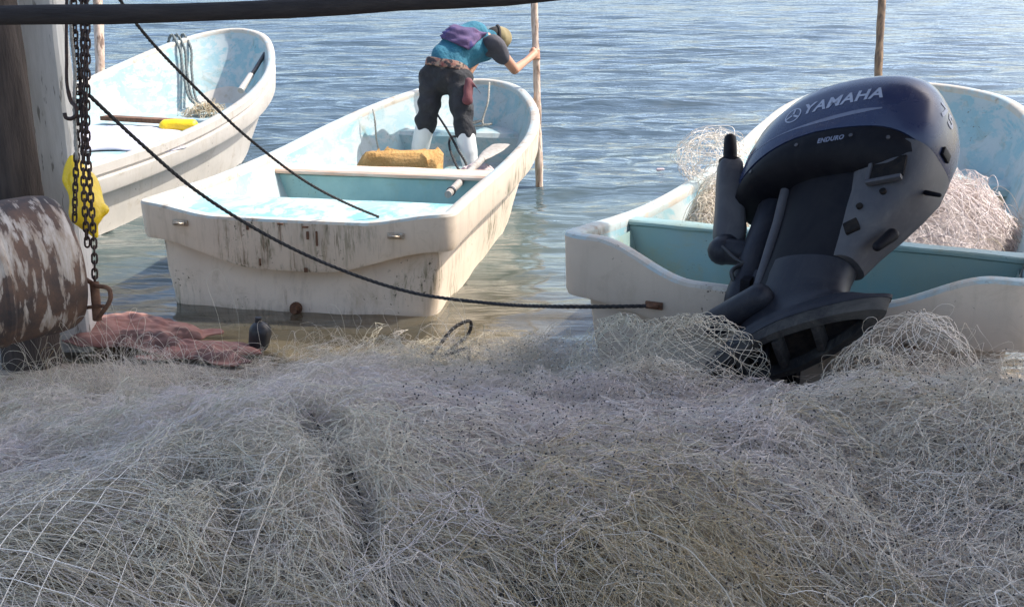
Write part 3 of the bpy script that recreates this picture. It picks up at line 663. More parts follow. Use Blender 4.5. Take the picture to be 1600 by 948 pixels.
# decals, laid onto the port side of the cowl
def wrap(verts, faces, tree, lift=.0016, ysgn=1):
    out = []
    for x, z in verts:
        h = tree.ray_cast(Vector((x, ysgn * 1.0, z)), Vector((0, -ysgn, 0)))
        p = h[0] if h[0] else Vector((x, 0, z)); n_ = h[1] if h[0] else Vector((0, 1, 0))
        if n_.y * ysgn < 0: n_ = -n_
        out.append(p + n_ * lift)
    return out
def text_mesh(body, size, shear=0., bold=.0):
    cu = bpy.data.curves.new('t', 'FONT'); cu.body = body; cu.size = size; cu.shear = shear; cu.offset = bold; cu.space_character = 1.08; cu.resolution_u = 3
    o = bpy.data.objects.new('t', cu); COL.objects.link(o); bpy.context.view_layer.update()
    me = bpy.data.meshes.new_from_object(o.evaluated_get(bpy.context.evaluated_depsgraph_get())); bpy.data.objects.remove(o)
    bm = bmesh.new(); bm.from_mesh(me); bmesh.ops.triangulate(bm, faces=bm.faces[:])
    bmesh.ops.subdivide_edges(bm, edges=[e for e in bm.edges if e.calc_length() > size * .25], cuts=2, use_grid_fill=False)
    bmesh.ops.triangulate(bm, faces=bm.faces[:]); bm.verts.index_update()
    vs = [(v.co.x, v.co.y) for v in bm.verts]; fs = [tuple(v.index for v in f.verts) for f in bm.faces]; bm.free(); return vs, fs
def decal(name, body, size, x0, z0, slope, mat, tree, parent, shear=.18, bold=.002):
    vs, fs = text_mesh(body, size, shear, bold)
    c, s_ = math.cos(slope), math.sin(slope)
    p = wrap([(x0 - (a * c - b_ * s_), z0 + a * s_ + b_ * c) for a, b_ in vs], fs, tree)
    mb = MB(); mb.add(p, fs); return mb.build(name, mat, parent, False)
decal('maker_name', 'YAMAHA', .067, .068, .078, .11, M['decal'], bv, cowl)
vs, fs = [], []
def strip(pts, w):
    k = len(vs)
    for i, (x, z) in enumerate(pts):
        a = pts[max(i - 1, 0)]; b_ = pts[min(i + 1, len(pts) - 1)]; dx, dz = b_[0] - a[0], b_[1] - a[1]; l_ = math.hypot(dx, dz) or 1
        ww = w[i] if isinstance(w, list) else w
        vs.extend([(x - dz / l_ * ww, z + dx / l_ * ww), (x + dz / l_ * ww, z - dx / l_ * ww)])
        if i: fs.append((k + 2 * i - 2, k + 2 * i - 1, k + 2 * i + 1, k + 2 * i))
ec = (.108, .087)
strip([(ec[0] + .031 * math.cos(a), ec[1] + .031 * math.sin(a)) for a in np.linspace(0, 2 * math.pi, 33)], .0025)
for a in (math.pi / 2, math.pi / 2 + 2.094, math.pi / 2 - 2.094):
    strip([(ec[0] + r_ * math.cos(a), ec[1] + r_ * math.sin(a)) for r_ in (.004, .016, .028)], .004)
mb = MB(); mb.add(wrap(vs, fs, bv), fs); mb.build('emblem', M['decal'], cowl, False)
vs, fs = [], []
n = 30; strip([(.27 - .50 * k / n, -.020 + .085 * (k / n) ** .8) for k in range(n + 1)], [.0015 + .0065 * sm(.2, .7, k / n) * (1 - .75 * sm(.85, 1, k / n)) for k in range(n + 1)])
mb = MB(); mb.add(wrap(vs, fs, bv, .0012), fs); mb.build('accent_stripe', M['decal_dim'], cowl, False)
decal('model_script', 'ENDURO', .022, -.03, -.060, .05, M['decal_dim'], bvp, motor, .2, .001)
# rear figure: laid on the tail of the cowl
vs_, fs_ = text_mesh('75', .085, .1, .002); pp = []
for a, b_ in vs_:
    h = bv.ray_cast(Vector((-1, .085 - a * 1.1, .125 + b_)), Vector((1, 0, 0))); pp.append((h[0] + h[1] * (.0018 if h[1].x < 0 else -.0018)) if h[0] else Vector((-.37, .1 - a, .15 + b_)))
mb = MB(); mb.add(pp, fs_); mb.build('power_figure', M['decal'], cowl, False)

# ------------------------------------------------------------------ man in the middle skiff
man = empty('person', b2.P(-.02, 2.95, .15)); man_inv = man.matrix_world.copy()
bpy.context.view_layer.update(); man_inv = man.matrix_world.inverted()
tag(man, 'man in blue shirt, purple bag on his back, bending over to hold a pole', 'person')
def W(px, py, t): return man_inv @ at(px, py, t)
hipL, hipR = W(676, 124, 9.02), W(716, 126, 8.98)
kneL, kneR = W(668, 178, 9.02), W(723, 186, 8.92)
ankL, ankR = W(650, 262, 9.22), W(738, 276, 8.95)
toeL, toeR = W(646, 262, 9.42), W(747, 274, 9.14)
wst, mid_, chs, nck, hed = W(700, 104, 9.02), W(714, 84, 9.10), W(742, 66, 9.22), W(763, 60, 9.32), W(777, 61, 9.40)
shR, elR, wrR, hdR = W(774, 72, 9.12), W(804, 109, 9.22), W(823, 95, 9.50), W(835, 86, 9.68)
shL, elL, wrL = W(752, 62, 9.45), W(742, 98, 9.62), W(728, 124, 9.55)
body = MB()
for a, b_, ra, rb in ((hipL, kneL, .075, .055), (kneL, ankL, .052, .04), (hipR, kneR, .075, .055), (kneR, ankR, .052, .04), (ankL, toeL, .045, .035), (ankR, toeR, .045, .035),
                      (hipL, hipR, .085, .085), (W(697, 116, 9.0), wst, .10, .11), (wst, mid_, .115, .125), (mid_, chs, .125, .115), (chs, nck, .10, .055), (nck, hed, .055, .06),
                      (shR, elR, .050, .040), (elR, wrR, .041, .028), (shL, elL, .048, .038), (elL, wrL, .038, .026), (chs, shR, .09, .055), (chs, shL, .09, .055)):
    body.capsule(a, b_, ra, rb)
# head: skull, jaw, nose, ears
hu = (hed - nck).normalized(); hs = Vector((.25, -.95, .1)).normalized(); hf = hu.cross(hs).normalized()
if hf.z > 0: hf = -hf
body.capsule(hed - hu * .01, hed + hu * .04, .082, .085); body.capsule(hed + hf * .03 - hu * .02, hed + hf * .055 - hu * .05, .06, .045)
body.capsule(hed + hf * .085, hed + hf * .105 - hu * .02, .013, .017)
for s_ in (-1, 1): body.capsule(hed + hs * s_ * .08 - hf * .005, hed + hs * s_ * .085 - hu * .03, .016, .012)
# right hand closed round the pole
pole_dir = (W(842, 292, 9.75) - W(833, 20, 9.68)).normalized(); pc = W(836.5, 86, 9.70)
fwd = (pc - wrR); fwd = (fwd - pole_dir * fwd.dot(pole_dir)).normalized(); sd_ = pole_dir.cross(fwd).normalized()
if sd_.dot(man_inv.to_3x3() @ Vector((0, -1, 0))) < 0: sd_ = -sd_
body.capsule(wrR, pc - fwd * .055 + sd_ * .012, .030, .034); body.capsule(pc - fwd * .05 + pole_dir * .03, pc - fwd * .05 - pole_dir * .03, .026, .028)
for k in range(4):
    o = pole_dir * (-.036 + .024 * k); l_ = (.9, 1., .97, .82)[k]; ch_ = []
    for a in (150, 95, 35, -25, -80 * l_): ch_.append(pc + o + (fwd * -math.cos(R(180 - a)) * -1 if False else fwd * -math.cos(R(a - 180 + 180)) * -1) * 0 + (sd_ * math.sin(R(a)) - fwd * -math.cos(R(a))) * .036)
    for i in range(4): body.capsule(ch_[i], ch_[i + 1], .0115 - .0008 * i, .011 - .0008 * i, 10)
th_ = [pc - fwd * .052 - pole_dir * .02 - sd_ * .012, pc - fwd * .02 - sd_ * .038 - pole_dir * .03, pc + fwd * .012 - sd_ * .038 - pole_dir * .032]
for i in range(2): body.capsule(th_[i], th_[i + 1], .014, .0125, 10)
# left hand resting on the thigh
for k in range(4): body.capsule(wrL + Vector((0, .0, -.03)), wrL + Vector((-.03 + .02 * k, .01, -.12)), .012, .010, 8)
body.capsule(wrL, wrL + Vector((.05, -.01, -.06)), .014, .011, 8)
remeshed(body, 'body', M['skin'], man, .0075, 3)
sh = MB()
for a, b_, ra, rb in ((wst + (mid_ - wst) * .10, wst + (mid_ - wst) * .4, .146, .150), (wst + (mid_ - wst) * .35, mid_, .150, .158), (mid_, chs, .158, .148), (chs, nck, .12, .075), (chs, chs + (shR - chs) * .75, .115, .082), (chs, chs + (shL - chs) * .75, .115, .082)): sh.capsule(a, b_, ra * 1.05, rb * 1.05, 18)
SH = remeshed(sh, 'shirt', M['shirt'], man, .010, 4, .016, 13)
sl = MB(); sl.capsule(shR - (elR - shR) * .1, shR + (elR - shR) * .42, .076, .066); sl.capsule(shR, shR + (chs - shR) * .25, .078, .086); remeshed(sl, 'sleeve', M['sleeve'], man, .010, 3, .010, 22)
sl = MB(); sl.capsule(shL - (elL - shL) * .1, shL + (elL - shL) * .42, .076, .066); remeshed(sl, 'sleeve', M['sleeve'], man, .010, 3, .010, 22)
tr = MB()
for a, b_, ra, rb in ((W(697, 118, 9.0), W(700, 106, 9.02), .150, .146), (hipL, hipR, .118, .120), (hipL, hipL + (wst - hipL) * .6, .112, .120), (hipR, hipR + (wst - hipR) * .6, .112, .120), (hipL, kneL, .112, .080), (hipR, kneR, .114, .084), (kneL, kneL + (ankL - kneL) * .26, .080, .078), (kneR, kneR + (ankR - kneR) * .30, .084, .080)): tr.capsule(a, b_, ra * 1.0, rb * 1.0, 18)
remeshed(tr, 'trousers', M['trousers'], man, .010, 3, .008, 26)
for k_, a_, t_ in ((kneL, ankL, toeL), (kneR, ankR, toeR)):
    bo = MB(); bo.capsule(k_ + (a_ - k_) * .30, k_ + (a_ - k_) * .6, .080, .076); bo.capsule(k_ + (a_ - k_) * .5, a_, .078, .060); bo.capsule(a_, t_, .056, .048); bo.capsule(a_ + Vector((0, -.03, -.01)), t_, .05, .048)
    remeshed(bo, 'boot', M['boot'], man, .010, 3)
# cap with dark band, and a peak pointing away
cp = MB(); cp.capsule(hed + hu * .015 - hf * .012, hed + hu * .055 - hf * .012, .097, .088, 20); cp.capsule(hed + hu * .03 + hf * .09, hed + hu * .03 + hf * .15, .05, .04)
cpo = remeshed(cp, 'cap', M['cap'], man, .009, 3, .003, 20)
mb = MB(); mb.tube([hed + hu * .0 - hf * .012 + (hs * math.cos(a) + hf * math.sin(a)) * .095 for a in np.linspace(0, 2 * math.pi, 28, endpoint=False)], .012, 8, True); mb.build('cap_band', M['cap_dark'], cpo)
hr = MB(); hr.capsule(hed - hf * .02 - hu * .03, hed - hf * .02 - hu * .005, .080, .084); remeshed(hr, 'hair', M['hair'], man, .01, 2)
# sash at the waist, pouch, cloth over the back
ax_ = (mid_ - wst).normalized(); e1_ = ax_.orthogonal().normalized(); e2_ = ax_.cross(e1_)
sa = MB(); ax_ = (ax_ * .5 + Vector((0, 0, .6))).normalized(); e1_ = ax_.orthogonal().normalized(); e2_ = ax_.cross(e1_); wc = W(698, 107, 9.02)
ringp = [wc + (e1_ * math.cos(a) + e2_ * math.sin(a)) * (.172 + .006 * math.sin(5 * a)) + ax_ * .008 * math.sin(3 * a) for a in np.linspace(0, 2 * math.pi, 48, endpoint=False)]
sa.rows([[p + ax_ * z + (p - wc).normalized() * o for p in ringp] for z, o in ((-.034, -.012), (-.03, .004), (-.01, .008), (.012, .008), (.03, .003), (.034, -.012))]); sa.build('waist_sash', M['sash'], man)
po = MB(); pa = W(733, 128, 8.84); pb = W(731, 156, 8.83); po.capsule(pa, pb, .036, .042); po.capsule(W(737, 128, 8.82), W(751, 146, 8.82), .012, .008)
remeshed(po, 'pouch', M['pouch'], man, .008, 2, .005, 30)
me = SH.data; tree = BVHTree.FromPolygons([v.co.copy() for v in me.vertices], [tuple(p.vertices) for p in me.polygons])
cor = [(676, 57), (705, 38), (766, 53), (731, 80)]; n = 26; rows = []; vd = (man_inv.to_3x3() @ (at(720, 60, 9) - Vector((0, 0, CAM_H)))).normalized()
for i in range(n):
    rr = []
    for j in range(n):
        u, v = i / (n - 1), j / (n - 1)
        px = (1 - u) * ((1 - v) * cor[0][0] + v * cor[3][0]) + u * ((1 - v) * cor[1][0] + v * cor[2][0]); py = (1 - u) * ((1 - v) * cor[0][1] + v * cor[3][1]) + u * ((1 - v) * cor[1][1] + v * cor[2][1])
        o_ = W(px, py, 8.3); h_ = tree.ray_cast(o_, vd)
        if not h_[0]: h_ = tree.find_nearest(W(px, py, 9.12))
        nn = h_[1] if h_[1].dot(vd) < 0 else -h_[1]
        rr.append(h_[0] + nn * (.016 + .022 * (max(0, 1 - (2 * u - 1) ** 2) * max(0, 1 - (2 * v - 1) ** 2)) ** .6 + .010 * math.sin(u * 5.3 + v * 3.1 + 1) * math.sin(v * 6.1 - u * 2.2) + .006 * math.sin(u * 7 - v * 11 + 2 * math.sin(v * 4)) + .003 * math.sin(u * 19 + 3 * v)))
    rows.append(rr)
mb = MB(); mb.rows(rows, False); cl = mb.build('backpack', M['purple_cloth'], man, True, 180)
md = cl.modifiers.new('thick', 'SOLIDIFY'); md.thickness = .006

# ------------------------------------------------------------------ stakes standing in the water
def stake(pts, rads, mat, label, n=50, knots=.003):
    q = spline(pts, n); rr = np.interp(np.linspace(0, 1, n), np.linspace(0, 1, len(rads)), rads)
    q[:, :2] += np.cumsum(rng.normal(size=(n, 2)) * .0012, 0)
    mb = MB(); mb.tube(q, [r_ * (1 + .10 * math.sin(i * 1.3) * math.sin(i * .37)) for i, r_ in enumerate(rr)], 14)
    o = mb.build('mooring_stake', mat, None, True, 180)
    c = q.mean(0); o.location = c; me = o.data; co = np.empty(len(me.vertices) * 3); me.vertices.foreach_get('co', co); me.vertices.foreach_set('co', (co.reshape(-1, 3) - c).ravel())
    return tag(o, label, 'stake', 'wooden stakes standing in the water')
b_ = at(842, 300, 9.80); stake([b_ + Vector((0, 0, -.6)), b_, at(838, 130, 9.74), at(834, 30, 9.7), at(831, -160, 9.66)], [.036, .034, .031, .030, .028], M['bleached_wood'], 'rough pale wooden stake the man is holding')
b_ = at(1372, 300, 9.5); stake([b_ + Vector((0, 0, -.6)), b_, at(1372, 110, 9.4), at(1377, -10, 9.4), at(1381, -150, 9.4)], [.032, .032, .034, .032, .03], M['brown_wood'], 'brown weathered stake rising behind the outboard motor')
b_ = at(156, 270, 11.9); stake([b_ + Vector((0, 0, -.6)), b_, at(156, 100, 11.9), at(152, 0, 11.9), at(148, -200, 11.9)], [.049, .049, .05, .051, .051], M['bleached_wood'], 'pale straight stake behind the far white skiff and chains')

# ------------------------------------------------------------------ things lying in the skiffs
mb = MB(); bl = b2.mw
o = empty('foam_block', b2.P(-.04, 2.16, .15), (0, 0, -.205 - .04)); tag(o, 'ochre foam block with a torn top just ahead of the bench', 'foam block')
rows = []
for z, k in ((0, 1.06), (.05, 1.04), (.30, .96), (.355, .88), (.375, .74)):
    r_ = []
    for a in np.linspace(0, 2 * math.pi, 60, endpoint=False):
        c, s_ = math.cos(a), math.sin(a); e = .28
        x = math.copysign(abs(c) ** e, c) * .31; y = math.copysign(abs(s_) ** e, s_) * .15
        if x < -.1: x = x - .10 * (1 - z / .4)
        nz = .022 * math.sin(x * 23 + y * 17 + z * 30 + 2 * math.sin(x * 11)) + .012 * math.sin(x * 51 - z * 47 + y * 33) + .008 * math.sin(x * 97 + z * 81)
        r_.append((x * k + nz * .5, y * k + nz * .5, z + (nz * 1.6 if z > .25 else 0)))
    rows.append(r_)
mb.rows(rows, True, True, True); mb.build('block', M['foam'], o, True, 50)
oar = empty('oar', b2.P(.45, 1.9, .56)); tag(oar, 'pale wooden oar lying along the starboard side inside the skiff', 'oar')
oi = Matrix.Translation(b2.P(.45, 1.9, .56)).inverted()
mb = MB(); A_ = at(700, 304, 7.15); B_ = at(752, 250, 8.0); C_ = at(783, 226, 8.7); mb.tube([oi @ A_, oi @ (A_ * .5 + B_ * .5), oi @ B_], [.024, .026, .026], 12); mb.build('shaft', M['grey_wood'], oar)
mb = MB(); mb.tube([oi @ (A_ * .93 + B_ * .07), oi @ (A_ * .9 + B_ * .1)], .03, 12); mb.build('collar', M['black_rubber'], oar)
rows = []
for f, w, th in ((0, .028, .024), (.2, .05, .016), (.6, .075, .011), (1., .07, .008)):
    c = oi @ (B_ * (1 - f) + C_ * f); rows.append([c + Vector((w * math.cos(a), 0, th * math.sin(a))) for a in np.linspace(0, 2 * math.pi, 16, endpoint=False)])
mb = MB(); mb.rows(rows, True, True, True); mb.build('blade', M['grey_wood'], oar)
def crumple(name, label, cat, c, sx, sy, h_, mat, seed, rot=0, n=40, group=None, fold=1.):
    r2 = np.random.default_rng(seed); u = np.linspace(-1, 1, n); U, V = np.meshgrid(u, u)
    rad = np.clip(1 - (np.abs(U) ** 2.4 + np.abs(V) ** 2.4), 0, 1) ** .5
    z = rad * .6
    for k in range(16):
        f = r2.uniform(2, 17); a = r2.uniform(0, 6.3); z += .5 / f ** .6 * np.abs(np.sin((U * math.cos(a) + V * math.sin(a)) * f + r2.uniform(0, 6.3) + 1.2 * np.sin(U * 3 + V * 2 + k))) * fold * (.35 + rad) * .6
    X = U * sx * (1 + .12 * np.sin(V * 5 + seed)) + .03 * np.sin(V * 9); Y = V * sy * (1 + .15 * np.sin(U * 4 + seed * 2)); Z = z / z.max() * h_
    F_ = (np.arange(n - 1)[:, None] * n + np.arange(n - 1)[None]); F_ = np.stack([F_, F_ + 1, F_ + n + 1, F_ + n], -1).reshape(-1, 4)
    o = np_mesh(name, np.stack([X, Y, Z], -1).reshape(-1, 3), F_, mat); o.location = c; o.rotation_euler = (0, 0, rot)
    md = o.modifiers.new('thick', 'SOLIDIFY'); md.thickness = .008; md.offset = -1
    return tag(o, label, cat, group)
crumple('cloth_bundle', 'small pale pink rag beside the oar in the middle skiff', 'cloth', b2.P(.42, 2.55, .30), .13, .12, .14, M['pale_pink'], 3)
# rope tangle in front of the man and round his boots
rope('slack_rope', [at(684, 180, 9.35), at(700, 205, 9.1), at(716, 235, 8.85), at(729, 262, 8.7), at(722, 268, 8.6), at(707, 245, 8.8), at(702, 222, 9.0), at(716, 215, 9.3), at(735, 225, 9.4)], .010, M['rope_dark'], 90)
tag(COL.objects[-1], 'black slack rope looped beside the man\'s boots', 'rope')
rope('slack_rope', [b2.P(-.60, 3.2, .735), b2.P(-.585, 3.18, .70), b2.P(-.56, 3.17, .45), b2.P(-.5, 3.2, .24), b2.P(-.3, 3.4, .22)], .008, M['rope_pale'], 60)
tag(COL.objects[-1], 'thin pale rope hanging over the port gunwale behind the man', 'rope')
rope('slack_rope', [b2.P(.1, 4.36, .85), b2.P(.12, 4.22, .7), b2.P(.1, 4.1, .52), b2.P(.2, 4.0, .53), b2.P(.0, 3.9, .52), b2.P(.1, 4.05, .55), b2.P(-.1, 4.0, .52)], .010, M['rope_pale'], 90)
tag(COL.objects[-1], 'white rope hanging inside the bow of the man\'s skiff', 'rope')
# far skiff load
o = empty('plank', b1.P(.35, 1.65, .60)); tag(o, 'red-brown plank lying across the far white skiff', 'plank')
pa, pb = at(163, 184, 10.3), at(292, 191, 10.0); dv = pb - pa
mb = MB(); mb.box((0, 0, 0), (dv.length, .12, .04), Matrix.Rotation(math.atan2(dv.y, dv.x), 3, 'Z') @ Matrix.Rotation(-math.asin(dv.z / dv.length), 3, 'Y'), .005)
o.location = (pa + pb) / 2; mb.build('board', M['rust'], o)
o = empty('yellow_float', at(278, 198, 9.5)); tag(o, 'bright yellow float beside the plank in the far skiff', 'float')
mb = MB(); mb.capsule((-.10, 0, 0), (.11, .02, .01), .062, .056); remeshed(mb, 'float_shell', M['yellow_plastic'], o, .009, 3, .003, 20)
def rb(d): return [b1.P(-.60 + d * .5, 4.84 + d, 1.06), b1.P(-.56 + d * .5, 4.84 + d, 1.14), b1.P(-.47 + d * .5, 4.80 + d, 1.03), b1.P(-.40 + d * .45, 4.70 + d * .6, .78), b1.P(-.27 + d * .3, 4.52 + d * .4, .50), b1.P(.0, 4.3, .42)]
rope('rope_bundle', rb(0), .016, M['rope_grey'], 80)
o = COL.objects[-1]; tag(o, 'grey doubled rope hanging over the far skiff\'s port side', 'rope')
for dx in (.06, .14): rope('rope_strand', rb(dx), .015, M['rope_grey'], 80, o)
mb = MB(); o = empty('boat_pole', at(400, 105, 11.7)); oi = Matrix.Translation(o.location).inverted(); mb.tube([oi @ at(384, 132, 11.5), oi @ at(400, 107, 11.75), oi @ at(414, 84, 12.0)], .022, 10); mb.build('shaft', M['black_rubber'], o)
mb = MB(); mb.tube([oi @ at(376, 142, 11.4), oi @ at(392, 118, 11.62)], .034, 10); mb.build('sleeve', M['white_hull'], o); tag(o, 'dark pole with pale sleeve leaning inside the far skiff\'s bow', 'pole')
mb = MB(); c = b1.P(.42, 1.1, .57)
crumple('tarpaulin', 'lilac-grey tarpaulin spread in the stern of the far skiff', 'tarpaulin', b1.P(.15, 1.75, .452), .62, .62, .10, simple('tarp', (.55, .53, .60), (.45, .44, .50), 5, .7, .4), 5, .1)

# ------------------------------------------------------------------ left side: chains, hook, drum, bag, cloth
def chain(p0, p1, label, pitch=.030, sway=.006, seed=0):
    r2 = np.random.default_rng(seed); p0, p1 = Vector(p0), Vector(p1); n = int((p0 - p1).length / pitch); d = (p1 - p0).normalized()
    e1 = d.orthogonal().normalized(); e2 = d.cross(e1); mb = MB(); c0 = (p0 + p1) / 2; tw = r2.uniform(0, 3)
    for k in range(n):
        c = p0 + d * pitch * (k + .5) - c0 + e1 * sway * math.sin(k * .21 + seed) + e2 * sway * math.sin(k * .13 + 2 * seed)
        a_ = tw + (math.pi / 2) * (k % 2) + .2 * math.sin(k * .3 + seed); w = e1 * math.cos(a_) + e2 * math.sin(a_)
        pts = []
        for q in range(14):
            t = 2 * math.pi * q / 14; pts.append(c + w * .0098 * math.cos(t) + d * (.0125 * math.sin(t) + .0085 * (1 if math.sin(t) > .01 else -1 if math.sin(t) < -.01 else 0)))
        mb.tube(pts, .0042, 6, True)
    o = mb.build('hoist_chain', M['iron'], None, True, 180); o.location = c0
    return tag(o, label, 'chain', 'rusty chains hanging beside the concrete post')
chain(at(118, -60, 4.40), at(119, 352, 4.55), 'leftmost of the thin rusty chains hanging by the post', seed=1)
chain(at(125, -60, 4.38), at(137, 392, 4.45), 'rusty chain hanging between its neighbours over the yellow bag', seed=2)
chain(at(132, -60, 4.36), at(146, 470, 4.42), 'longest rusty chain, reaching down to the drum\'s iron bracket', seed=3)
chain(at(127, -60, 4.42), at(132, 240, 4.5), 'short rusty chain bunched among the longer ones', seed=4)
hk = MB(); q = spline([at(105, -40, 4.40), at(104, 90, 4.40), at(106, 140, 4.40), at(112, 160, 4.40), at(119, 168, 4.38), at(119, 180, 4.38), at(110, 186, 4.38), at(103, 184, 4.38), at(101, 177, 4.38)], 70)
c0 = q.mean(0); hk.tube(q - c0, [.0065] * 50 + [.008] * 20, 10); o = hk.build('iron_hook', M['iron'], None, True, 180); o.location = c0; tag(o, 'black iron rod ending in a hook beside the chains', 'hook')
rope('hanging_cord', [at(111, -40, 4.42), at(112, 60, 4.42), at(117, 110, 4.42), at(116, 160, 4.42), at(120, 250, 4.46)], .007, M['rope_pale'], 60); tag(COL.objects[-1], 'frayed pale cord hanging between hook and chains', 'cord')
# drum
dax = Vector((.74, .66, .03)).normalized(); dc = at(98, 408, 4.50); dr = .28
drum = empty('steel_drum', dc - dax * .44); drum.rotation_euler = Vector((1, 0, 0)).rotation_difference(dax).to_euler()
tag(drum, 'old steel drum with peeling cream paint lying at the left edge', 'drum')
prof = [(-.44, 0), (-.44, .27), (-.45, .285), (-.445, .293), (-.43, .290), (-.16, .290), (-.15, .298), (-.135, .298), (-.125, .290), (.125, .290), (.135, .298), (.15, .298), (.16, .290), (.36, .290), (.41, .283), (.435, .268), (.445, .24), (.44, .2), (.44, 0)]
mb = MB(); mb.rows([[(x, .955 * r_ * math.cos(a), .955 * r_ * math.sin(a)) for a in np.linspace(0, 2 * math.pi, 72, endpoint=False)] for x, r_ in [(p[0], max(p[1], .001)) for p in prof]]); mb.build('barrel', M['peeling_paint'], drum, True, 30)
br = MB(); pts = [at(128, 432, 4.45), at(150, 446, 4.38), at(172, 455, 4.34), at(173, 462, 4.34), at(160, 488, 4.36), at(152, 498, 4.40)]
o = empty('iron_bracket', at(150, 460, 4.4)); oi = Matrix.Translation(o.location).inverted()
br.tube([oi @ p for p in spline(pts, 30).tolist() and [Vector(q) for q in spline(pts, 30)]], .009, 8); br.tube([oi @ at(130, 481, 4.42), oi @ at(162, 478, 4.36)], .007, 8); br.build('rod', M['rust'], o)
br = MB(); br.tube([oi @ p for p in (at(147, 440, 4.4), at(150, 470, 4.4), at(152, 500, 4.42))], .018, 10); br.build('shank', M['rust'], o)
tag(o, 'bent rusty iron bracket at the end of the drum', 'bracket')
# yellow bag
yb = empty('yellow_bag', at(135, 320, 4.95)); oi = Matrix.Translation(yb.location).inverted(); mb = MB()
for a, b_, ra, rb in (((116, 246, 4.95), (122, 285, 4.95), .03, .055), ((122, 285, 4.95), (138, 328, 4.95), .062, .078), ((140, 332, 4.95), (160, 328, 4.95), .06, .03), ((138, 345, 4.95), (148, 368, 4.95), .05, .02)): mb.capsule(oi @ at(*a), oi @ at(*b_), ra, rb)
remeshed(mb, 'bag_skin', M['yellow_plastic'], yb, .010, 1, .016, 16); tag(yb, 'bright yellow plastic bag hanging behind the chains', 'bag')
g0 = at_z(235, 520, .10)
crumple('pink_cloth', 'dusty pink cloth crumpled on the sand below the drum', 'cloth', at_z(215, 527, .05), .33, .20, .095, M['pink_cloth'], 11, -.35, 56)
crumple('pink_rag', 'reddish rag trailing from the pink cloth towards the water', 'cloth', at_z(320, 552, .04), .24, .13, .055, M['pink_cloth'], 12, -.2, 40)
# mooring ropes
eye3 = b3.P(-.50, -.05, .475)
rope('mooring_rope', [at(140, 150, 4.4), at(215, 220, 4.62), at(300, 293, 4.85), at(400, 358, 5.05), at(500, 408, 5.15), at(640, 456, 5.15), at(760, 473, 4.98), at(900, 479, 4.62), tuple(eye3)], .0085, M['rope_dark'], 160); tag(COL.objects[-1], 'black mooring rope sagging from the chains to the near skiff', 'rope')
rope('mooring_rope', [at(168, -30, 4.4), at(215, 40, 4.7), at(300, 132, 5.1), at(400, 226, 5.5), at(500, 297, 5.85), at(560, 326, 6.0), at(592, 339, 6.08)], .0075, M['rope_dark'], 140); tag(COL.objects[-1], 'black mooring rope running down to the middle skiff\'s stern', 'rope')
rope('slack_rope', [at_z(672, 560, .03), at_z(690, 535, .10), at_z(712, 510, .16), at_z(735, 502, .17), at_z(735, 515, .12), at_z(712, 540, .07), at_z(690, 558, .05), at_z(715, 548, .10), at_z(730, 545, .10), at_z(733, 565, .03)], .009, M['rope_dark'], 90); tag(COL.objects[-1], 'stiff black rope loop sticking up at the water\'s edge', 'rope')
rope('slack_rope', [tuple(b3.P(.52, -.06, .455)), tuple(b3.P(.53, -.10, .42)), tuple(b3.P(.50, -.12, .30)), tuple(b3.P(.55, -.14, .2)), tuple(b3.P(.45, -.16, .15))], .012, M['rust'], 60); tag(COL.objects[-1], 'rust-brown rope hanging from the near skiff\'s stern eye', 'rope')
bb = empty('black_float', at_z(405, 540, .05)); mb = MB(); mb.capsule((0, 0, .02), (.01, 0, .07), .05, .055, 20); mb.build('float_shell', M['black_rubber'], bb); mb = MB(); mb.tube([(0, 0, .1), (.005, 0, .145)], .016, 12); mb.build('float_neck', M['black_rubber'], bb); tag(bb, 'small black float on the sand at the water\'s edge', 'float')
lt = empty('drifting_float', at_z(1031, 268, .0)); mb = MB(); mb.capsule((-.02, 0, .015), (.03, 0, .02), .016, .012); mb.build('float_shell', M['pale_pink'], lt); tag(lt, 'tiny pinkish float drifting on open water', 'float')

# ------------------------------------------------------------------ fishing nets
def G(x, y, cx, cy, sx, sy): return np.exp(-((x - cx) / sx) ** 2 - ((y - cy) / sy) ** 2)
def heap(x, y):
    h = .10 * G(x, y, .75, 3.75, .85, .42) + .30 * G(x, y, .2, 2.7, 1.5, .85) + .26 * G(x, y, -1.0, 2.35, .7, .75) + .22 * G(x, y, 1.7, 2.9, .9, .75) + .14 * G(x, y, -1.9, 3.7, .6, .45) + .12 * G(x, y, -.45, 4.0, .6, .45) + .06 * G(x, y, 1.9, 3.6, .5, .3)
    h = h * (1 - .65 * G(x, y, 1.12, 3.95, .34, .40)) * (1 - .75 * G(x, y, -1.15, 4.35, .33, .28)) * (1 - sm(4.35, 4.9, y + .12 * np.sin(x * 3)))
    return h
LUMP = [(rng.uniform(3, 9), rng.uniform(0, 6.3), rng.uniform(0, 6.3)) for _ in range(14)]
GROOVES = [spline([(a, b, 0) for a, b in g], 30)[:, :2] for g in ([(-1.4, 3.02), (-.9, 2.97), (-.58, 2.75), (-.42, 2.5), (-.33, 2.2)], [(-.84, 2.7), (-.75, 2.4), (-.58, 2.15), (-.5, 1.8)], [(.0, 3.75), (-.4, 3.72), (-.7, 3.9)], [(.05, 2.05), (.12, 1.85), (.1, 1.6)])]
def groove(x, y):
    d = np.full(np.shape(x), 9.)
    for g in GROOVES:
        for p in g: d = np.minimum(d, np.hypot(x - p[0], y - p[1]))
    return np.exp(-((d + .03 * np.sin(x * 23 + y * 11) * np.sin(y * 19 - x * 7)) / (.05 + .025 * np.sin(x * 31 + y * 17))) ** 2) * np.clip(.75 + .9 * np.sin(x * 12 + 1) * np.sin(y * 10 + 2), .1, 1)
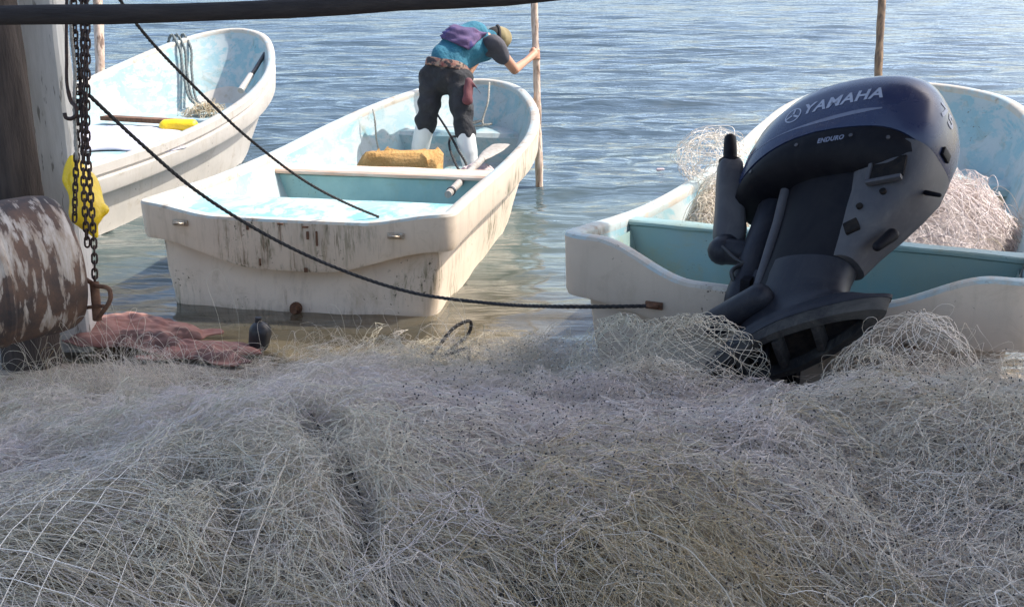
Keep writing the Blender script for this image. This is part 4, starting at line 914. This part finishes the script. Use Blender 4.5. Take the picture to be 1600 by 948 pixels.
def heap_z(x, y):
    h = heap(x, y); l = np.zeros_like(h); h = h - .05 * groove(x, y) * (.4 + .6 * np.sin(x * 9 + y * 5) ** 2)
    for f, a, ph in LUMP: l += np.sin((x * math.cos(a) + y * math.sin(a)) * f + ph) / f
    return ground_z(x, y) + h + np.clip(h * 5, 0, 1) * l * .055 + .006
def tubes(P, rad, tint, keep=None):
    """P (n, m, 3) polylines -> three sided tubes as vertex and face arrays"""
    n, m_, _ = P.shape
    t = np.gradient(P, axis=1); t /= np.linalg.norm(t, axis=2, keepdims=True) + 1e-9
    ref = np.array([.31, .52, .79]); a = np.cross(t, ref); a /= np.linalg.norm(a, axis=2, keepdims=True) + 1e-9; b = np.cross(t, a)
    V = np.stack([P + (a * math.cos(q) + b * math.sin(q)) * rad for q in (0, 2.094, 4.189)], 2)        # n, m, 3, 3
    base = (np.arange(n)[:, None] * m_ + np.arange(m_ - 1)[None]) * 3
    F = np.stack([np.stack([base + k, base + (k + 1) % 3, base + 3 + (k + 1) % 3, base + 3 + k], -1) for k in range(3)], 2).reshape(-1, 4)
    if keep is not None: F = F[np.repeat(keep.ravel(), 3)]
    return V.reshape(-1, 3), F, np.repeat(tint, m_ * 3)
class Net:
    def __init__(s): s.V, s.F, s.T, s.n = [], [], [], 0; s.knots = []
    def put(s, P, rad, tint, keep=None):
        v, f, t = tubes(P, rad, tint, keep); s.V.append(v); s.F.append(f + s.n); s.T.append(t); s.n += len(v)
    def build(s, name, parent=None):
        o = np_mesh(name, np.concatenate(s.V), np.concatenate(s.F), M['net_twine'], parent)
        at_ = o.data.attributes.new('tint', 'FLOAT', 'POINT'); at_.data.foreach_set('value', np.concatenate(s.T).astype(np.float32)); return o
def vnoise(A, B, r, wl, amp, cnt=7):
    o = np.zeros(A.shape + (3,))
    for c in range(3):
        for k in range(cnt):
            w = wl * r.uniform(.6, 1.6); a = r.uniform(0, 6.3); o[..., c] += np.sin((A * math.cos(a) + B * math.sin(a)) * 2 * math.pi / w + r.uniform(0, 6.3))
    return o * amp / math.sqrt(cnt / 2)
def thinned(P, r, tint):
    """strands left out: over the clefts, baring their painted shade, in the combed corner, in the ochre patch"""
    c = (P[:, 1:] + P[:, :-1]) / 2; x, y = c[..., 0], c[..., 1]
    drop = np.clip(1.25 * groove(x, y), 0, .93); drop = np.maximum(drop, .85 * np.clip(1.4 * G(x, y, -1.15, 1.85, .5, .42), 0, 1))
    if tint < .75: drop = np.maximum(drop, .6 * np.clip(1.4 * G(x, y, .32, 2.05, .34, .4), 0, 1))
    drop = np.maximum(drop, .9 * np.clip(1.3 * np.exp(-((x + 1.2) / .3) ** 2 - ((y - 4.42) / .22) ** 2), 0, 1))
    return r.random(x.shape) > drop
def sheet(net, c, ang, na, nb, cell, sx, sy, lift, fold, jit, rad, tint, zf=heap_z, foldwl=.55, foldz=.05, kink=.0055, whole=False):
    """a piece of knotted netting thrown on the heap: sx, sy bunch it along and across ang; twine runs straight from knot to knot"""
    r = np.random.default_rng(rng.integers(1 << 30))
    A, B = np.meshgrid((np.arange(na) - na / 2) * cell, (np.arange(nb) - nb / 2) * cell, indexing='ij')
    D1 = vnoise(A, B, r, foldwl, fold); D2 = vnoise(A, B, r, .17, fold * .3); D3 = vnoise(A, B, r, .06, jit) + r.normal(size=A.shape + (3,)) * kink
    p = (A + B) * .7071 * sx; q_ = (A - B) * .7071 * sy; D = D1 + D2 + D3
    x = c[0] + p * math.cos(ang) - q_ * math.sin(ang) + D[..., 0]; y = c[1] + p * math.sin(ang) + q_ * math.cos(ang) + D[..., 1]
    z = zf(x, y) + lift + np.abs(D1[..., 2]) * foldz / max(fold, 1e-6) + np.abs(D2[..., 2]) * .35 + np.abs(D3[..., 2])
    P = np.stack([x, y, z], -1)
    for P_, n_ in ((P, na), (np.ascontiguousarray(P.transpose(1, 0, 2)), nb)):
        keep = thinned(P_, r, tint) if zf is heap_z and not whole else None
        net.put(P_, rad, np.clip(tint + r.normal(size=n_) * .06, 0, 1), keep)
    net.knots.append(P.reshape(-1, 3))
def scribble(net, cx, cy, sx, sy, n, ln, rad, tint, lift=.012, curl=5., ang=None, spread=.6, zf=heap_z, rise=.04):
    r = np.random.default_rng(rng.integers(1 << 30)); m_ = max(8, int(ln / .015))
    x0 = cx + r.normal(size=n) * sx; y0 = cy + r.normal(size=n) * sy
    th = (r.uniform(0, 6.3, n) if ang is None else ang + r.normal(size=n) * spread)
    k = r.normal(size=n) * curl; k2 = r.normal(size=n) * curl * 2; ph = r.uniform(0, 6.3, n); s_ = np.linspace(0, ln, m_)
    T = th[:, None] + k[:, None] * s_ + k2[:, None] * .12 * np.sin(s_ * 18 + ph[:, None])
    ds = ln / m_; x = x0[:, None] + np.cumsum(np.cos(T), 1) * ds; y = y0[:, None] + np.cumsum(np.sin(T), 1) * ds
    if zf is heap_z:       # fewer loose ends over the clefts and on the bare sand
        gm = groove(x[:, m_ // 2], y[:, m_ // 2]); bare = np.exp(-((x[:, m_ // 2] + 1.2) / .3) ** 2 - ((y[:, m_ // 2] - 4.42) / .22) ** 2)
        ok = (gm < r.uniform(.08, .8, n)) & (bare < r.uniform(.2, .9, n)); x, y, ph, tk = x[ok], y[ok], ph[ok], ok
        n = len(x)
        if n == 0: return
    z = zf(x, y) + lift + np.abs(r.normal(size=n))[:, None] * rise * np.sin(np.pi * s_ / ln)[None] ** 1 + .004 * np.sin(s_ * 60 + ph[:, None])
    net.put(np.stack([x, y, z], -1), rad, np.clip(tint + r.normal(size=n) * .08, 0, 1))
def knots_mesh(net, count, box, parent, rad=.0032, name='net_knots'):
    K = np.concatenate(net.knots); msk = (K[:, 0] > box[0]) & (K[:, 0] < box[1]) & (K[:, 1] > box[2]) & (K[:, 1] < box[3]); K = K[msk]
    K = K[rng.permutation(len(K))[:count]]; o6 = np.array([(1, 0, 0), (-1, 0, 0), (0, 1, 0), (0, -1, 0), (0, 0, 1), (0, 0, -1)]) * rad
    V = (K[:, None] + o6[None]).reshape(-1, 3); f = np.array([(0, 2, 4), (2, 1, 4), (1, 3, 4), (3, 0, 4), (2, 0, 5), (1, 2, 5), (3, 1, 5), (0, 3, 5)])
    F = (np.arange(len(K))[:, None, None] * 6 + f[None]).reshape(-1, 3)
    o = np_mesh(name, V, F, M['black_rubber'], parent); o['kind'] = 'stuff'; return o
# heap core
x_ = np.linspace(-3.2, 3.4, 300); y_ = np.linspace(.6, 4.9, 220); X, Y = np.meshgrid(x_, y_); Z = heap_z(X, Y) + rng.normal(size=X.shape) * .006
hmask = heap(X, Y) > .045
ii = np.arange(len(y_) - 1)[:, None] * len(x_) + np.arange(len(x_) - 1)[None]; F = np.stack([ii, ii + 1, ii + len(x_) + 1, ii + len(x_)], -1)
keep = hmask[:-1, :-1] & hmask[1:, 1:]; F = F[keep]
big = empty('fishing_net', (.4, 2.9, .3)); tag(big, 'huge grey-white fishing net heaped across the foreground', 'fishing net', 'heaped fishing nets on the shore')
def under(o, root):
    o.parent = root; o.matrix_parent_inverse = Matrix.Translation(root.location).inverted(); return o
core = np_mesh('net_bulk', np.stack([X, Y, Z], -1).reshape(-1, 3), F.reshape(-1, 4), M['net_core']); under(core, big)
ga = core.data.attributes.new('cleft_shade', 'FLOAT', 'POINT'); ga.data.foreach_set('value', groove(X, Y).ravel().astype(np.float32))  # cleft mask for the shade painted on the core
ga = core.data.attributes.new('ochre', 'FLOAT', 'POINT'); ga.data.foreach_set('value', np.clip(1.3 * G(X, Y, .35, 2.1, .42, .45) + 1.1 * G(X, Y, -1.2, 1.85, .7, .45) + .5 * G(X, Y, .95, 3.3, .25, .3), 0, 1).ravel().astype(np.float32))
net = Net(); TW = .00060
def zone_tint(cx, cy):
    g = np.array([G(cx, cy, .30, 2.0, .40, .42) * 3., G(cx, cy, .0, 3.1, .8, .5), G(cx, cy, 1.7, 2.4, .9, .8), G(cx, cy, -1.0, 2.2, .7, .7), .25]); g /= g.sum()
    return float(rng.choice([.84, .08, .42, .60, .28], p=g))
for k in range(400):
    cx = rng.uniform(-1.0, 2.4); cy = rng.uniform(1.45, 4.05)
    a = rng.uniform(0, 3.1)
    sheet(net, (cx, cy), a, int(rng.integers(14, 24)), int(rng.integers(14, 24)), rng.uniform(.018, .034), rng.uniform(.8, 1.2), rng.uniform(.6, 1.15), rng.uniform(.0, .05), rng.uniform(.015, .055), .010, TW * rng.uniform(.8, 1.25), zone_tint(cx, cy))
for k in range(130):      # short stiff ends sticking about everywhere
    cx, cy = rng.uniform(-1.9, 2.5), rng.uniform(1.5, 4.1)
    scribble(net, cx, cy, .2, .18, 50, rng.uniform(.05, .12), TW, .97 if rng.random() < .15 else zone_tint(cx, cy), rng.uniform(.0, .03), 2.5, rise=.045)
for k in range(7):       # bigger open loops lying on top at the right
    scribble(net, rng.uniform(.75, 1.35), rng.uniform(1.7, 2.2), .12, .12, 14, .6, .0011, .97, .03, 7, rise=.09)
for k in range(10):   # combed ochre strands at the front centre
    scribble(net, .25 + .12 * rng.normal(), 1.95 + .18 * k / 4, .22, .12, 120, .5, TW, .84 if k % 3 else .5, .02, .9, -.75, .22)
under(net.build('net_mesh'), big); under(knots_mesh(net, 12000, (-.3, 3, 1.5, 4.3), None, .0034), big)
# left net, pulled tight and combed
left = empty('fishing_net', (-1.0, 2.2, .4)); tag(left, 'combed grey net stretched with a visible square grid at bottom left', 'fishing net', 'heaped fishing nets on the shore')
net = Net()
for k in range(12):
    scribble(net, -1.05 + .12 * rng.normal(), 1.72 + .07 * k, .28, .12, 130, .55, TW, rng.choice([.1, .35, .5, .5, .84]), .045, .7, -.28, .16)
for k in range(7):
    scribble(net, -.55 + .10 * k / 2, 2.8 - .16 * k, .10, .12, 110, .5, TW, rng.choice([.2, .4, .5, .3]), .03, .7, -.95, .16)
for k in range(150):
    cx, cy = rng.uniform(-2.1, -.4), rng.uniform(2.15, 3.7)
    sheet(net, (cx, cy), rng.uniform(0, 3.1), int(rng.integers(14, 24)), int(rng.integers(14, 24)), rng.uniform(.018, .034), rng.uniform(.8, 1.2), rng.uniform(.6, 1.1), rng.uniform(0, .04), rng.uniform(.015, .055), .010, TW * rng.uniform(.8, 1.25), rng.choice([.05, .1, .3, .3, .5, .64]))
sheet(net, (-.95, 1.95), .70, 16, 16,   .060, 1., 1., .085, .004, .0015, .0012, .97, foldwl=1.5, kink=.0015, whole=True)
under(net.build('net_mesh'), left)
for pts in ([(-.62, 2.85), (-.42, 2.5), (-.30, 2.2), (-.22, 1.95), (-.20, 1.6)], [(-1.25, 3.1), (-.95, 2.85), (-.75, 2.75)], [(-.05, 2.0), (.02, 2.1), (.06, 1.95), (.03, 1.8)]):
    q = spline([(x, y, 0) for x, y in pts], 40); q[:, 2] = heap_z(q[:, 0], q[:, 1]) + .045 + .01 * np.sin(np.arange(40) * .5)
    mb = MB(); mb.tube(q, .0028, 6); under(mb.build('net_cord', M['rope_dark'], None, True, 180), left)
# loose netting standing up in loops before the near skiff
def dome(net, c, rx, ry, rz_, na, nb, rad, tint, squash=1., seed=0, turns=1.0, tilt=0.):
    r = np.random.default_rng(seed); 
    for sgn in (1, -1):
        n = na; m_ = 46; u0 = np.linspace(0, 2 * math.pi, n, endpoint=False); v = np.linspace(-.25, .5 * math.pi * .98, m_)
        U = u0[:, None] + sgn * v[None] * turns; Vv = np.repeat(v[None], n, 0)
        w = 1 + .10 * np.sin(3 * U + seed) * np.cos(Vv) + .06 * np.sin(7 * U + 4 * Vv)
        x = c[0] + rx * np.cos(Vv) * np.cos(U) * w; y = c[1] + ry * np.cos(Vv) * np.sin(U) * w; z = c[2] + rz_ * np.sin(Vv) * w + tilt * (x - c[0])
        P = np.stack([x, y, z], -1) + r.normal(size=(n, 1, 3)) * .006 + np.cumsum(r.normal(size=(n, m_, 3)), 1) * .0006
        net.put(P, rad, np.clip(tint + r.normal(size=n) * .05, 0, 1)); net.knots.append(P[:, ::6].reshape(-1, 3))
loops = empty('fishing_net', (1.55, 3.9, .3)); tag(loops, 'loose net standing in airy loops against the near skiff\'s stern', 'fishing net', 'heaped fishing nets on the shore')
net = Net()
c = at(1425, 590, 3.95); dome(net, (c.x, c.y, c.z - .08), .26, .20, .30, 26, 0, .0013, .3, seed=5, turns=1.1)
c = at(1360, 600, 3.85); dome(net, (c.x, c.y, c.z - .08), .16, .14, .20, 18, 0, .0012, .5, seed=6, turns=1.4)
c = at(1080, 560, 4.05); dome(net, (c.x, c.y, c.z - .08), .26, .15, .23, 26, 0, .0012, .5, seed=7, turns=1.7)
c = at(975, 560, 4.2); dome(net, (c.x, c.y, c.z - .10), .22, .14, .25, 24, 0, .0011, .65, seed=8, turns=1.9)
c = at(1020, 610, 3.9); dome(net, (c.x, c.y, c.z - .12), .30, .15, .22, 30, 0, .0011, .4, seed=9, turns=2.2)
for px, py, t in ((1440, 600, 3.9), (1400, 625, 3.8), (1490, 620, 3.85), (1000, 560, 4.15), (1090, 560, 4.05)):
    c = at(px, py, t); scribble(net, c.x, c.y, .12, .08, 120, .35, TW, .4, .03, 8, rise=.10)
under(net.build('net_mesh'), loops); under(knots_mesh(net, 600, (-9, 9, 0, 9), None, .003), loops)
# sparse edge of netting at the water
edge = empty('fishing_net', (-.4, 4.5, .1)); tag(edge, 'sparse see-through edge of netting lying at the waterline', 'fishing net', 'heaped fishing nets on the shore')
net = Net()
for k in range(34):
    sheet(net, (rng.uniform(-1.0, .45), rng.uniform(4.2, 4.95)), rng.uniform(0, 3.1), 14, 14, .04, .9, .7, .01, .07, .012, TW, rng.choice([.3, .5, .62]), zf=lambda x, y: np.maximum(heap_z(x, y), .01), foldz=.07)
for k in range(7):
    scribble(net, rng.uniform(-1.0, .5), rng.uniform(4.3, 4.8), .2, .1, 40, .35, TW, rng.choice([.3, .5, .65]), .02, 7, rise=.14, zf=lambda x, y: np.maximum(heap_z(x, y), .01))
for k in range(8):
    scribble(net, rng.uniform(-2.0, -1.2), rng.uniform(3.9, 4.5), .15, .08, 70, .3, TW, rng.choice([.3, .5, .65]), .02, 7, rise=.12)
under(net.build('net_mesh'), edge); under(knots_mesh(net, 900, (-.6, 3, 4.1, 5), None, .0032), edge)
# net piled inside the near skiff
def mound(cx, cy, rx, ry, z0, h_, rot):
    c_, s_ = math.cos(rot), math.sin(rot)
    def f(x, y):
        u = ((x - cx) * c_ + (y - cy) * s_) / rx; v = (-(x - cx) * s_ + (y - cy) * c_) / ry
        return z0 + h_ * np.clip(1 - u * u - v * v, 0, 1) ** .6 + .02 * np.sin(x * 13) * np.sin(y * 11)
    return f
nb = b3.P(.34, 1.75, .25); bn = empty('fishing_net', nb); tag(bn, 'sunlit cream net piled inside the near skiff behind its bulkhead', 'fishing net', 'nets lying in the skiffs')
f = mound(nb.x, nb.y, .98, .58, .25, .46, math.pi / 2 - .443)
th = np.linspace(0, 2 * math.pi, 60, endpoint=False); rows = []
for k in np.linspace(.02, .985, 22): 
    px_ = nb.x + k * (.98 * np.cos(th) * math.cos(math.pi / 2 - .443) - .58 * np.sin(th) * math.sin(math.pi / 2 - .443)); py_ = nb.y + k * (.98 * np.cos(th) * math.sin(math.pi / 2 - .443) + .58 * np.sin(th) * math.cos(math.pi / 2 - .443))
    rows.append(list(zip(px_, py_, f(px_, py_) - .01)))
mb = MB(); mb.rows(rows, True, True); m_core = simple('net_core_cream', (.46, .38, .35), (.60, .52, .49), 60, .9, 1., dist=.02); under(mb.build('net_bulk', m_core), bn)
net = Net()
for k in range(9): scribble(net, nb.x + rng.normal() * .3, nb.y + rng.normal() * .3, .2, .25, 130, .3, .0014, rng.choice([0., .05, .0, .97]), .01, 8, zf=f, rise=.06)
for k in range(30): sheet(net, (nb.x + rng.normal() * .25, nb.y + rng.normal() * .3), rng.uniform(0, 3), 12, 12, .04, .8, .6, .01, .06, .012, .0014, .02, zf=f)
under(net.build('net_mesh'), bn)
nb2 = b3.P(-.60, 1.25, .3); pn = empty('fishing_net', nb2); tag(pn, 'brownish net stuffed against the near skiff\'s port side', 'fishing net', 'nets lying in the skiffs')
f2 = mound(nb2.x, nb2.y, .50, .16, .25, .46, math.pi / 2 - .443); net = Net()
rows = []
for k in np.linspace(.02, .985, 14):
    px_ = nb2.x + k * (.5 * np.cos(th) * math.cos(math.pi / 2 - .443) - .16 * np.sin(th) * math.sin(math.pi / 2 - .443)); py_ = nb2.y + k * (.5 * np.cos(th) * math.sin(math.pi / 2 - .443) + .16 * np.sin(th) * math.cos(math.pi / 2 - .443))
    rows.append(list(zip(px_, py_, f2(px_, py_) - .01)))
mb = MB(); mb.rows(rows, True, True); under(mb.build('net_bulk', m_core), pn)
for k in range(6): scribble(net, nb2.x + rng.normal() * .1, nb2.y + rng.normal() * .18, .06, .12, 130, .3, .0014, rng.choice([.5, .95, .3]), .01, 8, zf=f2, rise=.05)
under(net.build('net_mesh'), pn)
crumple('pink_cloth', 'dusty pink cloth lying on the net in the near skiff', 'cloth', b3.P(.02, 2.75, .52), .30, .22, .20, simple('dusty_pink', (.50, .28, .24), (.62, .45, .40), 8, .9, .5), 21, .3, 44)
# ball of net hung outside the port gunwale
c = at(1112, 248, 6.35); bl_ = empty('fishing_net', c); tag(bl_, 'round tangle of white net hanging on the near skiff\'s port gunwale', 'fishing net', 'nets lying in the skiffs'); net = Net()
r = np.random.default_rng(4); n, m_ = 46, 60; s_ = np.linspace(0, 2 * math.pi, m_)
A_ = r.normal(size=(n, 3)); A_ /= np.linalg.norm(A_, axis=1)[:, None]; B_ = np.cross(A_, r.normal(size=(n, 3))); B_ /= np.linalg.norm(B_, axis=1)[:, None]
rad_ = .17 * r.uniform(.7, 1.05, (n, 1, 1)); off = np.cross(A_, B_)[:, None] * r.normal(size=(n, 1, 1)) * .05
P = (A_[:, None] * np.cos(s_)[None, :, None] + B_[:, None] * np.sin(s_)[None, :, None]) * rad_ + off + .012 * np.sin(s_ * 5 + 1)[None, :, None] * r.normal(size=(n, 1, 3))
P[..., 0] *= 1.1; net.put(P, .0016, np.clip(.99 + r.normal(size=n) * .03, 0, 1)); net.build('net_mesh', bl_)
# tangle in the far skiff
c = at(322, 176, 11.3); ft = empty('fishing_net', c); tag(ft, 'dark grey net tangle in the far white skiff', 'fishing net', 'nets lying in the skiffs'); net = Net()
f3 = mound(c.x, c.y, .32, .25, c.z - .10, .12, .3)
for k in range(5): scribble(net, c.x, c.y, .07, .07, 80, .18, .0028, rng.choice([.84, .68]), .01, 9, zf=f3, rise=.04)
under(net.build('net_mesh'), ft)
